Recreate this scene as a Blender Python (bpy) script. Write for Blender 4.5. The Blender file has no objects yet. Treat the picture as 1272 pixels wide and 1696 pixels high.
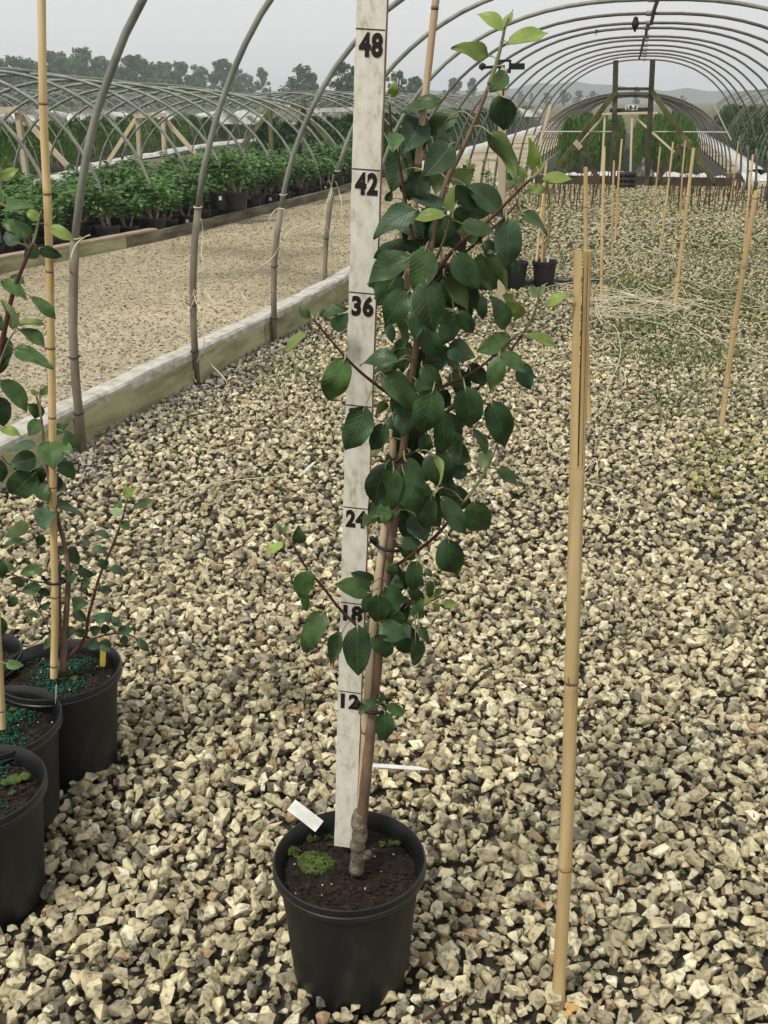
import bpy, bmesh, math, random
import numpy as np
from mathutils import Vector, Matrix

random.seed(7); RNG = np.random.default_rng(7)
scene = bpy.context.scene
COL = scene.collection
R = math.radians

# ------------------------------------------------------------------ camera
CAM_H = 1.36; FPX = 1720.0; IW, IH = 1272.0, 1696.0
PITCH = math.atan(683 / FPX); YAW = R(12.6)
cam_data = bpy.data.cameras.new('camera'); cam = bpy.data.objects.new('camera', cam_data)
COL.objects.link(cam); scene.camera = cam
cam_data.sensor_fit = 'VERTICAL'; cam_data.sensor_height = 36.0; cam_data.lens = FPX / IH * 36.0
cam_data.clip_start = 0.02; cam_data.clip_end = 4000
cam.location = (0, 0, CAM_H); cam.rotation_euler = (math.pi / 2 - PITCH, 0, YAW)

# ------------------------------------------------------------------ sky, sun, exposure (overcast)
SUN_EL, SUN_AZ = R(56), R(208)          # azimuth clockwise from +Y
world = bpy.data.worlds.new('World'); scene.world = world; world.use_nodes = True
nt = world.node_tree; nt.nodes.clear()
n_out = nt.nodes.new('ShaderNodeOutputWorld'); n_bg = nt.nodes.new('ShaderNodeBackground')
n_sky = nt.nodes.new('ShaderNodeTexSky'); n_sky.sky_type = 'NISHITA'; n_sky.sun_disc = False
n_sky.sun_elevation = SUN_EL; n_sky.sun_rotation = SUN_AZ; n_sky.air_density = 1.0; n_sky.dust_density = 6.0; n_sky.ozone_density = 1.0
n_hs = nt.nodes.new('ShaderNodeHueSaturation'); n_hs.inputs['Saturation'].default_value = 0.10
n_mix = nt.nodes.new('ShaderNodeMix'); n_mix.data_type = 'RGBA'
n_mix.inputs[0].default_value = 0.86
n_mix.inputs[7].default_value = (6.9, 6.9, 6.85, 1)          # the even cloud layer
nt.links.new(n_sky.outputs[0], n_hs.inputs['Color']); nt.links.new(n_hs.outputs[0], n_mix.inputs[6])
nt.links.new(n_mix.outputs[2], n_bg.inputs['Color']); nt.links.new(n_bg.outputs[0], n_out.inputs['Surface'])
n_bg.inputs['Strength'].default_value = 0.075
sun_d = bpy.data.lights.new('sun', 'SUN'); sun_d.energy = 1.5; sun_d.angle = R(10); sun_d.color = (1.0, 0.95, 0.86)
sun = bpy.data.objects.new('sun', sun_d); COL.objects.link(sun)
sdir = Vector((math.sin(SUN_AZ) * math.cos(SUN_EL), math.cos(SUN_AZ) * math.cos(SUN_EL), math.sin(SUN_EL)))
sun.rotation_euler = sdir.to_track_quat('Z', 'Y').to_euler(); sun.location = sdir * 50
vs = scene.view_settings
vs.view_transform = 'Standard'; vs.look = 'None'; vs.exposure = 0.80; vs.gamma = 1.0; vs.use_curve_mapping = False
scene.cycles.max_bounces = 6; scene.cycles.volume_bounces = 0; scene.cycles.transparent_max_bounces = 8

# ------------------------------------------------------------------ pixel -> place helpers
CP, SP, CY, SY = math.cos(PITCH), math.sin(PITCH), math.cos(YAW), math.sin(YAW)
CAMV = Vector((0, 0, CAM_H))
def ray(px, py):
    u, v = px - IW / 2, IH / 2 - py
    fw, up = FPX * CP + v * SP, v * CP - FPX * SP
    return Vector(((u * CY - fw * SY), (u * SY + fw * CY), up)) / fw       # forward component 1
def G(px, py, z=0.0):
    d = ray(px, py); return CAMV + d * ((z - CAM_H) / d.z)
def D(px, py, F): return CAMV + ray(px, py) * F
def PY(px, py, Y):
    d = ray(px, py); return CAMV + d * (Y / d.y)
def proj(p):
    q = p - CAMV; r = q.x * CY + q.y * SY; fw = -q.x * SY + q.y * CY
    zc = fw * CP - q.z * SP
    if zc < 0.05: return (-9999, -9999, fw)
    return IW / 2 + FPX * r / zc, IH / 2 - FPX * (fw * SP + q.z * CP) / zc, fw
def fdist(p): return -p.x * SY + p.y * CY

# ------------------------------------------------------------------ material helpers
def newmat(name):
    m = bpy.data.materials.new(name); m.use_nodes = True
    t = m.node_tree; b = t.nodes['Principled BSDF']
    return m, t, b
def nd(t, typ, **kw):
    n = t.nodes.new(typ)
    for k, v in kw.items(): setattr(n, k, v)
    return n
def ramp(t, cols):
    r = nd(t, 'ShaderNodeValToRGB'); cr = r.color_ramp
    while len(cr.elements) < len(cols): cr.elements.new(0.5)
    for e, (p, c) in zip(cr.elements, cols): e.position = p; e.color = (*c, 1)
    return r
def pmat(name, cols, scale=8, rough=0.7, bump=0.0, bscale=None, stretch=(1, 1, 1), spec=0.3, vary=0.0, detail=6, metal=0.0, bdist=0.01, transl=0.0):
    m, t, b = newmat(name)
    tc = nd(t, 'ShaderNodeTexCoord'); mp = nd(t, 'ShaderNodeMapping'); mp.inputs['Scale'].default_value = stretch
    t.links.new(tc.outputs['Object'], mp.inputs['Vector'])
    no = nd(t, 'ShaderNodeTexNoise'); no.inputs['Scale'].default_value = scale; no.inputs['Detail'].default_value = detail
    no.inputs['Roughness'].default_value = 0.62
    t.links.new(mp.outputs[0], no.inputs['Vector'])
    n = len(cols)
    r = ramp(t, [(0.30 + 0.40 * i / max(1, n - 1), c) for i, c in enumerate(cols)])
    t.links.new(no.outputs['Fac'], r.inputs['Fac'])
    out = r.outputs['Color']
    if vary > 0:
        oi = nd(t, 'ShaderNodeObjectInfo'); mr = nd(t, 'ShaderNodeMapRange')
        mr.inputs['To Min'].default_value = 1 - vary; mr.inputs['To Max'].default_value = 1 + vary
        t.links.new(oi.outputs['Random'], mr.inputs['Value'])
        hs = nd(t, 'ShaderNodeHueSaturation'); t.links.new(mr.outputs[0], hs.inputs['Value']); t.links.new(out, hs.inputs['Color'])
        out = hs.outputs['Color']
    t.links.new(out, b.inputs['Base Color'])
    b.inputs['Roughness'].default_value = rough; b.inputs['Specular IOR Level'].default_value = spec; b.inputs['Metallic'].default_value = metal
    if bump > 0:
        n2 = nd(t, 'ShaderNodeTexNoise'); n2.inputs['Scale'].default_value = bscale or scale * 4; n2.inputs['Detail'].default_value = 5
        t.links.new(mp.outputs[0], n2.inputs['Vector'])
        bp = nd(t, 'ShaderNodeBump'); bp.inputs['Strength'].default_value = bump; bp.inputs['Distance'].default_value = bdist
        t.links.new(n2.outputs['Fac'], bp.inputs['Height']); t.links.new(bp.outputs[0], b.inputs['Normal'])
    if transl > 0:
        tr = nd(t, 'ShaderNodeBsdfTranslucent'); mx = nd(t, 'ShaderNodeMixShader'); mx.inputs[0].default_value = transl
        t.links.new(out, tr.inputs['Color'])
        t.links.new(b.outputs[0], mx.inputs[1]); t.links.new(tr.outputs[0], mx.inputs[2])
        t.links.new(mx.outputs[0], t.nodes['Material Output'].inputs['Surface'])
    return m
def leafmat(name, base, vein, rough=0.45, spec=0.45, transl=0.18, vary=0.34, blotch=0.45):
    m, t, b = newmat(name)
    uv = nd(t, 'ShaderNodeUVMap'); sx = nd(t, 'ShaderNodeSeparateXYZ'); t.links.new(uv.outputs[0], sx.inputs[0])
    def M(op, a, bb=None, c=None):
        n = nd(t, 'ShaderNodeMath', operation=op)
        for i, q in enumerate((a, bb, c)):
            if q is None: continue
            if isinstance(q, (int, float)): n.inputs[i].default_value = q
            else: t.links.new(q, n.inputs[i])
        return n.outputs[0]
    u, v = sx.outputs[0], sx.outputs[1]
    av = M('ABSOLUTE', M('SUBTRACT', v, 0.5))
    mid = M('SUBTRACT', 1.0, M('MINIMUM', M('DIVIDE', av, 0.022), 1.0))
    ph = M('SUBTRACT', M('MULTIPLY', u, 9.0), M('MULTIPLY', av, 5.5))
    fr = M('ABSOLUTE', M('SUBTRACT', M('FRACT', ph), 0.5))
    side = M('SUBTRACT', 1.0, M('MINIMUM', M('DIVIDE', fr, 0.07), 1.0))
    vm = M('MAXIMUM', mid, M('MULTIPLY', side, 0.55))
    tc = nd(t, 'ShaderNodeTexCoord'); no = nd(t, 'ShaderNodeTexNoise'); no.inputs['Scale'].default_value = 55; no.inputs['Detail'].default_value = 4
    t.links.new(tc.outputs['Object'], no.inputs['Vector'])
    lo = tuple(c * (1 - blotch) for c in base); hi = tuple(min(1, c * (1 + blotch)) for c in base)
    r = ramp(t, [(0.3, lo), (0.7, hi)]); t.links.new(no.outputs['Fac'], r.inputs['Fac'])
    oi = nd(t, 'ShaderNodeObjectInfo'); mr = nd(t, 'ShaderNodeMapRange')
    mr.inputs['To Min'].default_value = 1 - vary; mr.inputs['To Max'].default_value = 1 + vary
    t.links.new(oi.outputs['Random'], mr.inputs['Value'])
    hs = nd(t, 'ShaderNodeHueSaturation'); t.links.new(mr.outputs[0], hs.inputs['Value']); t.links.new(r.outputs[0], hs.inputs['Color'])
    mx = nd(t, 'ShaderNodeMix', data_type='RGBA'); mx.inputs[7].default_value = (*vein, 1)
    t.links.new(M('MULTIPLY', vm, 0.55), mx.inputs[0]); t.links.new(hs.outputs[0], mx.inputs[6])
    t.links.new(mx.outputs[2], b.inputs['Base Color'])
    b.inputs['Roughness'].default_value = rough; b.inputs['Specular IOR Level'].default_value = spec
    bp = nd(t, 'ShaderNodeBump'); bp.inputs['Strength'].default_value = 0.55; bp.inputs['Distance'].default_value = 0.0015
    hgt = M('SUBTRACT', M('MULTIPLY', no.outputs['Fac'], 1.2), vm)
    t.links.new(hgt, bp.inputs['Height']); t.links.new(bp.outputs[0], b.inputs['Normal'])
    tr = nd(t, 'ShaderNodeBsdfTranslucent'); ms = nd(t, 'ShaderNodeMixShader'); ms.inputs[0].default_value = transl
    t.links.new(mx.outputs[2], tr.inputs['Color']); t.links.new(b.outputs[0], ms.inputs[1]); t.links.new(tr.outputs[0], ms.inputs[2])
    t.links.new(ms.outputs[0], t.nodes['Material Output'].inputs['Surface'])
    return m

# ------------------------------------------------------------------ mesh builder
def frame_of(d):
    d = d.normalized(); up = Vector((0, 0, 1)) if abs(d.z) < 0.95 else Vector((0, 1, 0))
    a = d.cross(up).normalized(); return a, a.cross(d).normalized()
def origin_of(o):
    v = Vector((0, 0, 0))
    while o is not None: v = v + o.location; o = o.parent
    return v
class MB:
    def __init__(s): s.v = []; s.f = []; s.m = []
    def quad(s, a, b, c, d, mi=0):
        i = len(s.v); s.v += [Vector(a), Vector(b), Vector(c), Vector(d)]; s.f.append((i, i + 1, i + 2, i + 3)); s.m.append(mi)
    def bar(s, p0, p1, w, h, side=None, mi=0, jit=0.0):
        """rectangular timber from p0 to p1, w along `side`, h across"""
        p0, p1 = Vector(p0), Vector(p1); d = (p1 - p0).normalized()
        if side is None: a, b = frame_of(d)
        else:
            a = Vector(side); a = (a - d * a.dot(d)).normalized(); b = d.cross(a).normalized()
        ch = min(w, h) * 0.08; i = len(s.v)
        ring = [(-w/2+ch, -h/2), (w/2-ch, -h/2), (w/2, -h/2+ch), (w/2, h/2-ch), (w/2-ch, h/2), (-w/2+ch, h/2), (-w/2, h/2-ch), (-w/2, -h/2+ch)]
        for p in (p0, p1):
            for x, y in ring: s.v.append(p + a * (x + random.uniform(-jit, jit)) + b * (y + random.uniform(-jit, jit)))
        for k in range(8):
            k2 = (k + 1) % 8; s.f.append((i + k, i + k2, i + 8 + k2, i + 8 + k)); s.m.append(mi)
        s.f.append(tuple(i + k for k in range(7, -1, -1))); s.m.append(mi); s.f.append(tuple(i + 8 + k for k in range(8))); s.m.append(mi)
    def tube(s, pts, rad, n=8, mi=0, caps=True):
        pts = [Vector(p) for p in pts]
        if not hasattr(rad, '__len__'): rad = [rad] * len(pts)
        i0 = len(s.v); a = None
        for k, p in enumerate(pts):
            d = (pts[min(k + 1, len(pts) - 1)] - pts[max(k - 1, 0)])
            if d.length < 1e-9: d = Vector((0, 0, 1))
            d.normalize()
            if a is None: a, b = frame_of(d)
            else:
                a = a - d * a.dot(d)
                if a.length < 1e-6: a, b = frame_of(d)
                a.normalize(); b = a.cross(d).normalized()
            for q in range(n):
                t = 2 * math.pi * q / n; s.v.append(p + (a * math.cos(t) + b * math.sin(t)) * rad[k])
        for k in range(len(pts) - 1):
            for q in range(n):
                q2 = (q + 1) % n
                s.f.append((i0 + k * n + q, i0 + k * n + q2, i0 + (k + 1) * n + q2, i0 + (k + 1) * n + q)); s.m.append(mi)
        if caps:
            s.f.append(tuple(i0 + q for q in range(n - 1, -1, -1))); s.m.append(mi)
            e = i0 + (len(pts) - 1) * n; s.f.append(tuple(e + q for q in range(n))); s.m.append(mi)
    def lathe(s, prof, c, n=40, mi=0, axis=None, wob=0.0):
        i0 = len(s.v); c = Vector(c)
        ph = random.uniform(0, 6)
        for (r, z) in prof:
            for q in range(n):
                t = 2 * math.pi * q / n; rr = r * (1 + wob * math.sin(2 * t + ph) + wob * 0.6 * math.sin(3 * t + 2 * ph))
                s.v.append(c + Vector((rr * math.cos(t), rr * math.sin(t), z)))
        for k in range(len(prof) - 1):
            for q in range(n):
                q2 = (q + 1) % n; s.f.append((i0 + k*n + q, i0 + k*n + q2, i0 + (k+1)*n + q2, i0 + (k+1)*n + q)); s.m.append(mi)
    def blob(s, c, r, squash=(1, 1, 1), sub=1, jit=0.15, mi=0):
        bm = bmesh.new(); bmesh.ops.create_icosphere(bm, subdivisions=sub, radius=1)
        i0 = len(s.v)
        for v in bm.verts:
            k = r * (1 + random.uniform(-jit, jit)); s.v.append(Vector(c) + Vector((v.co.x * squash[0], v.co.y * squash[1], v.co.z * squash[2])) * k)
        bm.verts.index_update()
        for f in bm.faces: s.f.append(tuple(i0 + v.index for v in f.verts)); s.m.append(mi)
        bm.free()
    def mesh(s, name, mats, origin=Vector((0, 0, 0)), smooth=False):
        me = bpy.data.meshes.new(name)
        me.from_pydata([tuple(v - origin) for v in s.v], [], s.f)
        if not isinstance(mats, (list, tuple)): mats = [mats]
        for m in mats: me.materials.append(m)
        if len(mats) > 1: me.polygons.foreach_set('material_index', s.m)
        if smooth: me.polygons.foreach_set('use_smooth', [True] * len(me.polygons))
        me.update(); return me
    def build(s, name, mats, parent=None, smooth=False, at=None):
        org = origin_of(parent) if parent else (Vector(at) if at is not None else Vector((0, 0, 0)))
        o = bpy.data.objects.new(name, s.mesh(name, mats, org, smooth)); COL.objects.link(o)
        if parent: o.parent = parent
        elif at is not None: o.location = at
        return o
def smooth_by_angle(o, deg=40):
    me = o.data; me.polygons.foreach_set('use_smooth', [True] * len(me.polygons))
    me.set_sharp_from_angle(angle=R(deg))
def tag(o, label=None, cat=None, group=None, kind=None):
    if label: o['label'] = label
    if cat: o['category'] = cat
    if group: o['group'] = group
    if kind: o['kind'] = kind
    return o
def thing(name, label, cat, loc, group=None):
    o = bpy.data.objects.new(name, None); COL.objects.link(o); o.location = Vector(loc); o.empty_display_size = 0.1
    return tag(o, label, cat, group)
def dup(root, loc, rz=0.0, sc=1.0, label=None, group=None):
    r = root.copy(); COL.objects.link(r); r.location = Vector(loc); r.rotation_euler = (0, 0, rz); r.scale = (sc, sc, sc) if not hasattr(sc, '__len__') else sc
    if label: r['label'] = label
    if group: r['group'] = group
    def rec(src, dst):
        for ch in src.children:
            c = ch.copy(); COL.objects.link(c); c.parent = dst; rec(ch, c)
    rec(root, r); return r
def curve_pts(ctrl, n=6):
    """Catmull-Rom through the control points"""
    c = [Vector(p) for p in ctrl]
    if len(c) < 3: return c
    c = [c[0] * 2 - c[1]] + c + [c[-1] * 2 - c[-2]]; out = []
    for i in range(1, len(c) - 2):
        p0, p1, p2, p3 = c[i-1], c[i], c[i+1], c[i+2]
        for k in range(n):
            t = k / n
            out.append(0.5 * ((2*p1) + (p2-p0)*t + (2*p0-5*p1+4*p2-p3)*t*t + (3*p1-p0-3*p2+p3)*t**3))
    out.append(c[-2]); return out
def lerp(a, b, t): return a + (b - a) * t
#@@MATERIALS
M = {}
def stone_colour_nodes(m, t, b, src, k=1.0):
    tc = nd(t, 'ShaderNodeTexCoord'); no = nd(t, 'ShaderNodeTexNoise'); no.inputs['Scale'].default_value = 75 * k; no.inputs['Detail'].default_value = 6
    t.links.new(tc.outputs['Object'], no.inputs['Vector'])
    r = ramp(t, [(0.34, (0.36, 0.34, 0.30)), (0.48, (0.94, 0.92, 0.87)), (0.70, (1.28, 1.24, 1.12))]); t.links.new(no.outputs['Fac'], r.inputs['Fac'])
    mx = nd(t, 'ShaderNodeMix', data_type='RGBA', blend_type='MULTIPLY'); mx.inputs[0].default_value = 1.0
    t.links.new(src, mx.inputs[6]); t.links.new(r.outputs[0], mx.inputs[7]); t.links.new(mx.outputs[2], b.inputs['Base Color'])
    b.inputs['Roughness'].default_value = 0.82; b.inputs['Specular IOR Level'].default_value = 0.25
    bp = nd(t, 'ShaderNodeBump'); bp.inputs['Strength'].default_value = 0.5; bp.inputs['Distance'].default_value = 0.003
    n2 = nd(t, 'ShaderNodeTexNoise'); n2.inputs['Scale'].default_value = 160 * k; n2.inputs['Detail'].default_value = 5
    t.links.new(tc.outputs['Object'], n2.inputs['Vector']); t.links.new(n2.outputs['Fac'], bp.inputs['Height']); t.links.new(bp.outputs[0], b.inputs['Normal'])
STONE_COLS = [((0.58, 0.525, 0.362), 0.26), ((0.48, 0.430, 0.292), 0.26), ((0.38, 0.338, 0.232), 0.20), ((0.66, 0.620, 0.475), 0.09),
              ((0.28, 0.255, 0.190), 0.11), ((0.165, 0.152, 0.122), 0.05), ((0.36, 0.265, 0.160), 0.03)]
m, t, b = newmat('gravel_stone'); at = nd(t, 'ShaderNodeAttribute', attribute_name='Col'); stone_colour_nodes(m, t, b, at.outputs['Color']); M['gravel'] = m
m, t, b = newmat('loose_stone'); oi = nd(t, 'ShaderNodeObjectInfo')
acc = 0; els = []
for c, w in STONE_COLS: els.append((acc, c)); acc += w
rr = ramp(t, els); rr.color_ramp.interpolation = 'CONSTANT'; t.links.new(oi.outputs['Random'], rr.inputs['Fac']); stone_colour_nodes(m, t, b, rr.outputs[0], 0.045); M['stone'] = m

# ground: dark damp fines under the stones, worn tan field beyond, some moss
m, t, b = newmat('ground_soil'); tc = nd(t, 'ShaderNodeTexCoord')
no = nd(t, 'ShaderNodeTexNoise'); no.inputs['Scale'].default_value = 0.9; no.inputs['Detail'].default_value = 8; no.inputs['Roughness'].default_value = 0.7
t.links.new(tc.outputs['Object'], no.inputs['Vector'])
r = ramp(t, [(0.35, (0.020, 0.017, 0.012)), (0.6, (0.045, 0.038, 0.026))]); t.links.new(no.outputs['Fac'], r.inputs['Fac'])
t.links.new(r.outputs[0], b.inputs['Base Color']); b.inputs['Roughness'].default_value = 0.95; M['soil_ground'] = m
M['field'] = pmat('field_grass', [(0.05, 0.075, 0.025), (0.10, 0.10, 0.045), (0.16, 0.14, 0.08)], scale=0.25, rough=0.95, bump=0.4, bscale=3, bdist=0.1)
# compacted lane gravel
m, t, b = newmat('lane_gravel'); tc = nd(t, 'ShaderNodeTexCoord')
big = nd(t, 'ShaderNodeTexNoise'); big.inputs['Scale'].default_value = 0.55; big.inputs['Detail'].default_value = 5; t.links.new(tc.outputs['Object'], big.inputs['Vector'])
vo = nd(t, 'ShaderNodeTexVoronoi'); vo.inputs['Scale'].default_value = 42; t.links.new(tc.outputs['Object'], vo.inputs['Vector'])
fine = nd(t, 'ShaderNodeTexNoise'); fine.inputs['Scale'].default_value = 60; fine.inputs['Detail'].default_value = 6; t.links.new(tc.outputs['Object'], fine.inputs['Vector'])
r1 = ramp(t, [(0.36, (0.19, 0.165, 0.12)), (0.46, (0.35, 0.30, 0.21)), (0.66, (0.45, 0.39, 0.28))]); t.links.new(big.outputs['Fac'], r1.inputs['Fac'])
r2 = ramp(t, [(0.0, (0.62, 0.60, 0.56)), (0.5, (1.0, 1.0, 0.97)), (1.0, (1.5, 1.46, 1.4))]); t.links.new(vo.outputs['Color'], r2.inputs['Fac'])
mx = nd(t, 'ShaderNodeMix', data_type='RGBA', blend_type='MULTIPLY'); mx.inputs[0].default_value = 0.8
t.links.new(r1.outputs[0], mx.inputs[6]); t.links.new(r2.outputs[0], mx.inputs[7]); t.links.new(mx.outputs[2], b.inputs['Base Color'])
b.inputs['Roughness'].default_value = 0.92; b.inputs['Specular IOR Level'].default_value = 0.15
ad = nd(t, 'ShaderNodeMath', operation='SUBTRACT'); t.links.new(fine.outputs['Fac'], ad.inputs[0]); t.links.new(vo.outputs['Distance'], ad.inputs[1])
bp = nd(t, 'ShaderNodeBump'); bp.inputs['Strength'].default_value = 0.8; bp.inputs['Distance'].default_value = 0.02
t.links.new(ad.outputs[0], bp.inputs['Height']); t.links.new(bp.outputs[0], b.inputs['Normal']); M['lane'] = m

M['fabric'] = pmat('ground_cloth', [(0.02, 0.02, 0.018), (0.05, 0.045, 0.035)], scale=3, rough=0.9)
M['pot'] = pmat('black_plastic', [(0.004, 0.004, 0.0045), (0.006, 0.006, 0.0065), (0.009, 0.009, 0.009), (0.030, 0.029, 0.026)], scale=14, rough=0.52, bump=0.12, bscale=60, spec=0.45, stretch=(1, 1, 0.4), bdist=0.002)
M['rim'] = pmat('black_plastic_rim', [(0.005, 0.005, 0.0055), (0.012, 0.012, 0.0125)], scale=20, rough=0.36, spec=0.5)
M['potsoil'] = pmat('bark_potting_soil', [(0.006, 0.0045, 0.0035), (0.016, 0.011, 0.0075), (0.04, 0.026, 0.018)], scale=70, rough=0.9, bump=1.0, bscale=160, bdist=0.006)
M['bark_bit'] = pmat('bark_chip', [(0.012, 0.008, 0.005), (0.028, 0.017, 0.011), (0.06, 0.038, 0.025)], scale=60, rough=0.95, spec=0.1)
M['fert'] = pmat('green_fertiliser', [(0.0, 0.055, 0.028), (0.008, 0.13, 0.068)], scale=90, rough=0.6)
M['moss'] = pmat('moss', [(0.022, 0.042, 0.008), (0.055, 0.085, 0.018), (0.11, 0.12, 0.035)], scale=80, rough=0.9, bump=0.6, vary=0.3)
M['bamboo'] = pmat('bamboo', [(0.24, 0.145, 0.06), (0.50, 0.36, 0.165), (0.60, 0.45, 0.23), (0.66, 0.52, 0.31)], scale=18, rough=0.55, bump=0.1, stretch=(1.6, 1.6, 0.12), spec=0.35, vary=0.12)
M['bamboo_pale'] = pmat('pale_lit_bamboo', [(0.34, 0.23, 0.12), (0.50, 0.38, 0.24), (0.60, 0.48, 0.34)], scale=16, rough=0.6, stretch=(1.6, 1.6, 0.12), vary=0.1)  # paleness that light gives the stake's upper part, put into the colour
M['node'] = pmat('bamboo_node', [(0.10, 0.06, 0.03), (0.30, 0.20, 0.10)], scale=60, rough=0.7)
M['black'] = pmat('black_rubber', [(0.008, 0.008, 0.008), (0.02, 0.02, 0.02)], scale=30, rough=0.5)
M['white_paint'] = pmat('worn_white_paint', [(0.44, 0.40, 0.30), (0.66, 0.63, 0.53), (0.74, 0.715, 0.625), (0.78, 0.76, 0.68)], scale=75, rough=0.6, bump=0.25, stretch=(1.3, 1.3, 0.6), bscale=120, bdist=0.001)
M['raw_edge'] = pmat('raw_wood_edge', [(0.12, 0.065, 0.025), (0.28, 0.17, 0.075), (0.40, 0.27, 0.13)], scale=26, rough=0.7, stretch=(1, 1, 0.15))
M['ink'] = pmat('black_lettering', [(0.012, 0.008, 0.008), (0.03, 0.015, 0.015)], scale=40, rough=0.5)
M['bark'] = pmat('young_bark', [(0.07, 0.040, 0.024), (0.16, 0.10, 0.063), (0.27, 0.19, 0.135)], scale=30, rough=0.65, bump=0.3, stretch=(1, 1, 0.35), bscale=90, bdist=0.003)
M['graft'] = pmat('grey_bark', [(0.06, 0.045, 0.03), (0.15, 0.12, 0.085), (0.27, 0.225, 0.165)], scale=60, rough=0.85, bump=1.0, bdist=0.004)
M['twig'] = pmat('red_twig', [(0.055, 0.020, 0.018), (0.12, 0.05, 0.04)], scale=40, rough=0.5)
M['twig_green'] = pmat('green_twig', [(0.14, 0.15, 0.07), (0.24, 0.25, 0.13)], scale=40, rough=0.5)
M['petiole'] = pmat('leaf_stalk', [(0.20, 0.21, 0.09), (0.32, 0.30, 0.16)], scale=40, rough=0.5)
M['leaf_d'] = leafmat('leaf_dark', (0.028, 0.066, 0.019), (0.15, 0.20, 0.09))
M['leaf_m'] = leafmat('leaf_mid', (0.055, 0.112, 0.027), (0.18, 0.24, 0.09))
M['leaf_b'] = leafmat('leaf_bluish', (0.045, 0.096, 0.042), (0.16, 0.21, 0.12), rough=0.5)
M['leaf_y'] = leafmat('leaf_young', (0.23, 0.32, 0.065), (0.36, 0.43, 0.15), transl=0.28, blotch=0.2)
M['leaf_p'] = leafmat('leaf_pale', (0.24, 0.33, 0.16), (0.36, 0.42, 0.25), transl=0.25, blotch=0.2)
M['leaf_u'] = leafmat('leaf_underside', (0.115, 0.17, 0.058), (0.20, 0.25, 0.11), rough=0.7, spec=0.2, transl=0.25, blotch=0.15)
M['leaf_uy'] = leafmat('leaf_underside_young', (0.26, 0.34, 0.12), (0.34, 0.40, 0.18), rough=0.7, spec=0.2, transl=0.28, blotch=0.15)
M['tagw'] = pmat('white_plastic_tag', [(0.45, 0.44, 0.39), (0.62, 0.62, 0.58), (0.68, 0.68, 0.65)], scale=30, rough=0.45)
M['tagy'] = pmat('yellow_plastic_tag', [(0.62, 0.48, 0.06), (0.70, 0.56, 0.12)], scale=30, rough=0.45)
M['galv'] = pmat('weathered_pipe', [(0.13, 0.14, 0.115), (0.21, 0.22, 0.185), (0.28, 0.29, 0.25)], scale=9, rough=0.55, metal=0.15, bump=0.15, stretch=(1, 1, 0.5), spec=0.4)
M['galv_dark'] = pmat('dark_pipe', [(0.085, 0.075, 0.062), (0.15, 0.135, 0.115)], scale=8, rough=0.6, metal=0.1)
M['post'] = pmat('rusty_ground_post', [(0.12, 0.10, 0.072), (0.19, 0.165, 0.125), (0.26, 0.235, 0.185)], scale=10, rough=0.7, bump=0.25, stretch=(1, 1, 0.5))
M['treated'] = pmat('treated_timber', [(0.17, 0.165, 0.075), (0.36, 0.345, 0.19), (0.48, 0.455, 0.29)], scale=5, rough=0.8, bump=0.3, stretch=(3, 0.35, 2.5), bscale=30, vary=0.1)
M['oldwood'] = pmat('grey_old_timber', [(0.06, 0.055, 0.03), (0.16, 0.14, 0.09), (0.30, 0.26, 0.18)], scale=6, rough=0.85, bump=0.3, stretch=(3, 0.35, 2.5), vary=0.15)
M['rawtop'] = pmat('worn_timber_top', [(0.30, 0.23, 0.16), (0.46, 0.36, 0.26)], scale=8, rough=0.85, stretch=(3, 0.35, 2.5))
M['darkwood'] = pmat('dark_wet_timber', [(0.020, 0.016, 0.010), (0.05, 0.04, 0.024), (0.10, 0.09, 0.045)], scale=5, rough=0.85, vary=0.2)
M['greenwood'] = pmat('mossy_timber', [(0.045, 0.042, 0.015), (0.11, 0.11, 0.04), (0.19, 0.18, 0.09)], scale=5, rough=0.85, vary=0.15)
M['lath'] = pmat('pale_timber', [(0.42, 0.34, 0.22), (0.55, 0.47, 0.33)], scale=8, rough=0.75, stretch=(2, 2, 0.25), vary=0.1)
M['film'] = pmat('white_plastic_film', [(0.34, 0.33, 0.29), (0.52, 0.52, 0.48), (0.62, 0.62, 0.60)], scale=6, rough=0.4, bump=0.5, bscale=25, bdist=0.02)
M['film_dirty'] = pmat('dirty_white_film', [(0.28, 0.26, 0.21), (0.46, 0.44, 0.38), (0.58, 0.57, 0.52)], scale=16, rough=0.5, bump=0.5, bscale=45, bdist=0.008)
M['twine'] = pmat('baling_twine', [(0.52, 0.45, 0.28), (0.68, 0.62, 0.45)], scale=60, rough=0.8)
M['straw'] = pmat('pale_straw', [(0.50, 0.45, 0.30), (0.66, 0.60, 0.44)], scale=60, rough=0.8)
M['shrub_leaf'] = pmat('shrub_leaf', [(0.030, 0.082, 0.016), (0.070, 0.165, 0.032), (0.14, 0.26, 0.07)], scale=18, rough=0.5, vary=0.25, transl=0.15, spec=0.4)
M['shrub_stem'] = pmat('shrub_stem', [(0.16, 0.11, 0.06), (0.32, 0.25, 0.15)], scale=30, rough=0.8)
M['conifer'] = pmat('conifer_green', [(0.050, 0.110, 0.020), (0.10, 0.180, 0.038), (0.16, 0.24, 0.07)], scale=9, rough=0.75, vary=0.25, spec=0.15, transl=0.1)
M['conifer_dark'] = pmat('conifer_dark_green', [(0.024, 0.058, 0.017), (0.048, 0.098, 0.030), (0.07, 0.125, 0.04)], scale=9, rough=0.75, vary=0.25, spec=0.15)
M['tree_leaf'] = pmat('tree_leaf', [(0.030, 0.080, 0.020), (0.060, 0.130, 0.030), (0.11, 0.185, 0.055)], scale=0.35, rough=0.7, vary=0.22, spec=0.15, transl=0.15)
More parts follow.
